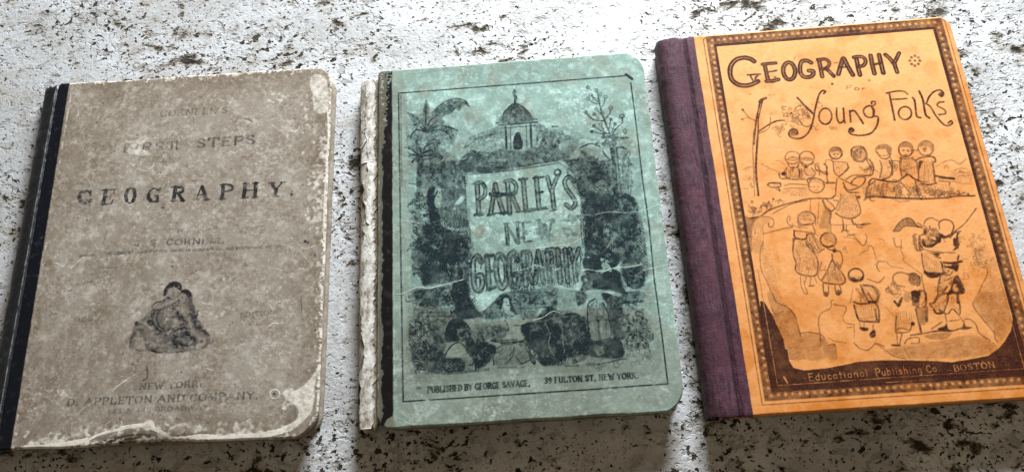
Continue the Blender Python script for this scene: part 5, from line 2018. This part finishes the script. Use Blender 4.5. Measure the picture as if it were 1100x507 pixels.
c = m.mix(m.rng(m.attr('across'), .22, .46, .75, 0.), c, (.022, .006, .010))  # shade on the spine's left flank, painted into the cloth colour
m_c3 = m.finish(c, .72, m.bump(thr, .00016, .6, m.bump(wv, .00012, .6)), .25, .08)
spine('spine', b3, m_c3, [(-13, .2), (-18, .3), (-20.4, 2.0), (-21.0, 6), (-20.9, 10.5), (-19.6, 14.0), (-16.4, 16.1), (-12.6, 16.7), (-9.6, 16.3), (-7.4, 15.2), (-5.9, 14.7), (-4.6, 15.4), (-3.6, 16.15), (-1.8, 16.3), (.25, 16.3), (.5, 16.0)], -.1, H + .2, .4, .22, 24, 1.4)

# ================================================================== the stone the books lie on
def stone_material():
    m = Mat('travertine')
    wob = m.t.nodes.new('ShaderNodeTexNoise'); wob.inputs['Scale'].default_value = 38; wob.inputs['Detail'].default_value = 4
    m.t.links.new(m.tc.outputs['Object'], wob.inputs['Vector'])
    sub = m.t.nodes.new('ShaderNodeVectorMath'); sub.operation = 'MULTIPLY_ADD'; m.t.links.new(wob.outputs['Color'], sub.inputs[0])
    sub.inputs[1].default_value = (.012, .012, 0); m.t.links.new(m.tc.outputs['Object'], sub.inputs[2])
    def mp(sc, rot, loc=(0, 0, 0)):
        n = m.t.nodes.new('ShaderNodeMapping'); m.t.links.new(sub.outputs[0], n.inputs[0])
        n.inputs['Scale'].default_value = sc; n.inputs['Rotation'].default_value = (0, 0, rot); n.inputs['Location'].default_value = loc; return n.outputs[0]
    zone = m.noise(13, 3, .55)                                   # where pits cluster
    zone2 = m.noise(16, 3, .55, m.mapping(loc=(.7, .2, 0)))
    # big ragged cavities
    a = m.noise(95, 5, .62, mp((.8, 1.15, 1), .45))
    big = m.rng(m.math('ADD', a, m.math('MULTIPLY', m.math('SUBTRACT', zone, .5), .46)), BIG0, BIG0 + .09, 0, 1)
    # medium drops
    b = m.noise(210, 3, .55, mp((.9, 1.1, 1), -.6, (.4, 0, 0)))
    med = m.rng(m.math('ADD', b, m.math('MULTIPLY', m.math('SUBTRACT', zone2, .5), .44)), MED0, MED0 + .06, 0, 1)
    # pin holes
    d = m.noise(420, 2, .5, mp((.9, 1.1, 1), .9, (.1, .3, 0)))
    pin = m.rng(m.math('ADD', d, m.math('MULTIPLY', m.math('SUBTRACT', zone, .5), .36)), PIN0, PIN0 + .05, 0, 1)
    pit = m.math('MAXIMUM', m.math('MAXIMUM', big, med), m.math('MULTIPLY', pin, .85))
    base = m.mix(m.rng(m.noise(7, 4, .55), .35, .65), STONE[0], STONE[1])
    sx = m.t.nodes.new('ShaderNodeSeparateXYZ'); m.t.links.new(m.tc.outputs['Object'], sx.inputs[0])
    base = m.mix(m.rng(m.math('ADD', sx.outputs[0], m.math('MULTIPLY', m.noise(9, 3, .5), .25)), -.45, .22, .95, 0), base, STONE[3])  # weaker window light towards the left, put into the stone colour
    base = m.mix(m.rng(m.noise(46, 5, .6), .5, .72, 0, .6), base, STONE[2])
    base = m.mix(m.rng(m.noise(900, 3, .7), .35, .65, 0, .22), base, STONE[2])
    base = m.mix(m.rng(m.noise(20, 6, .66, m.mapping((.8, 1.2, 1), loc=(.9, .9, 0))), .44, .62, 0, .75), base, STONE[2])
    base = m.mix(m.rng(m.noise(34, 6, .7, m.mapping(loc=(.2, 1.9, 0))), .54, .66, 0, .5), base, (.33, .285, .22))
    grit = m.math('ADD', m.noise(640, 3, .65, mp((1, 1, 1), .3, (.5, .1, 0))), m.math('MULTIPLY', m.math('SUBTRACT', m.noise(30, 3, .6), .5), .35))
    base = m.mix(m.rng(grit, .55, .66, 0, .55), base, (.20, .19, .17))
    # shallow grey erosion
    sh = m.math('ADD', m.noise(150, 4, .6, mp((.85, 1.15, 1), .2, (.2, .6, 0))), m.math('MULTIPLY', m.math('SUBTRACT', zone2, .5), .3))
    shal = m.rng(sh, .56, .63, 0, .5)
    base = m.mix(shal, base, (.23, .22, .205))
    # stained halo round the big cavities
    halo = m.rng(m.math('ADD', a, m.math('MULTIPLY', m.math('SUBTRACT', zone, .5), .46)), BIG0 - .07, BIG0 + .01, 0, .6)
    base = m.mix(halo, base, (.26, .225, .165))
    deep = m.mix(m.rng(m.noise(180, 3, .6), .4, .6), (.012, .010, .008), (.055, .042, .026))
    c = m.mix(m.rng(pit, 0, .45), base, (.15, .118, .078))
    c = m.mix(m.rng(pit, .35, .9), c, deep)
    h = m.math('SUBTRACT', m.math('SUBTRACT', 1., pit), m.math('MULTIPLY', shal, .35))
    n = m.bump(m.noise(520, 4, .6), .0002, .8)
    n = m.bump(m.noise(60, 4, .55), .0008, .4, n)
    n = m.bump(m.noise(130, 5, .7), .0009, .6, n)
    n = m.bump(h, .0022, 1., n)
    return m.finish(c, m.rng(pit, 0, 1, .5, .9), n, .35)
gx0, gx1, gy0, gy1, gt = -1.4, 1.4, -.8, 1.0, -.04
top = raw_mesh('tabletop', [(gx0, gy0, 0), (gx1, gy0, 0), (gx1, gy1, 0), (gx0, gy1, 0), (gx0, gy0, gt), (gx1, gy0, gt), (gx1, gy1, gt), (gx0, gy1, gt)],
               [(0, 1, 2, 3), (7, 6, 5, 4), (0, 4, 5, 1), (1, 5, 6, 2), (2, 6, 7, 3), (3, 7, 4, 0)], False)
o = link('stone_tabletop', top, stone_material()); o['kind'] = 'structure'

# ================================================================== camera
cam = bpy.data.cameras.new('camera'); co_ = bpy.data.objects.new('camera', cam); col.objects.link(co_)
cam.sensor_width = 36; cam.lens = 800 / 1100 * 36; cam.clip_start = .01; cam.clip_end = 20
from mathutils import Matrix
co_.matrix_world = Matrix.Translation([v * MM for v in CAM_C]) @ Matrix(CAM_R).to_4x4()
scene.camera = co_

# ================================================================== light: a window beyond the books, dim warm room around
def area(name, loc, target, sx, sy, power, colr):
    l = bpy.data.lights.new(name, 'AREA'); l.shape = 'RECTANGLE'; l.size = sx; l.size_y = sy; l.energy = power; l.color = colr
    o = bpy.data.objects.new(name, l); col.objects.link(o); o.location = loc
    d = Matrix(((1, 0, 0), (0, 1, 0), (0, 0, 1))); from mathutils import Vector
    o.rotation_euler = (Vector(target) - Vector(loc)).to_track_quat('-Z', 'Y').to_euler(); return o
area('window_light', WIN_LOC, (.05, .0, 0), WIN_SIZE[0], WIN_SIZE[1], WIN_POWER, (.885, .945, 1.))
w = bpy.data.worlds.new('World'); scene.world = w; w.use_nodes = True
bg = w.node_tree.nodes['Background']; bg.inputs[0].default_value = (*AMB, 1); bg.inputs[1].default_value = AMBS
scene.view_settings.view_transform = 'Standard'; scene.view_settings.look = 'None'; scene.view_settings.exposure = 0
scene.cycles.use_denoising = True
try: scene.cycles.denoiser = 'OPENIMAGEDENOISE'; scene.cycles.denoising_input_passes = 'RGB_ALBEDO_NORMAL'
except Exception: pass
scene.cycles.max_bounces = 5
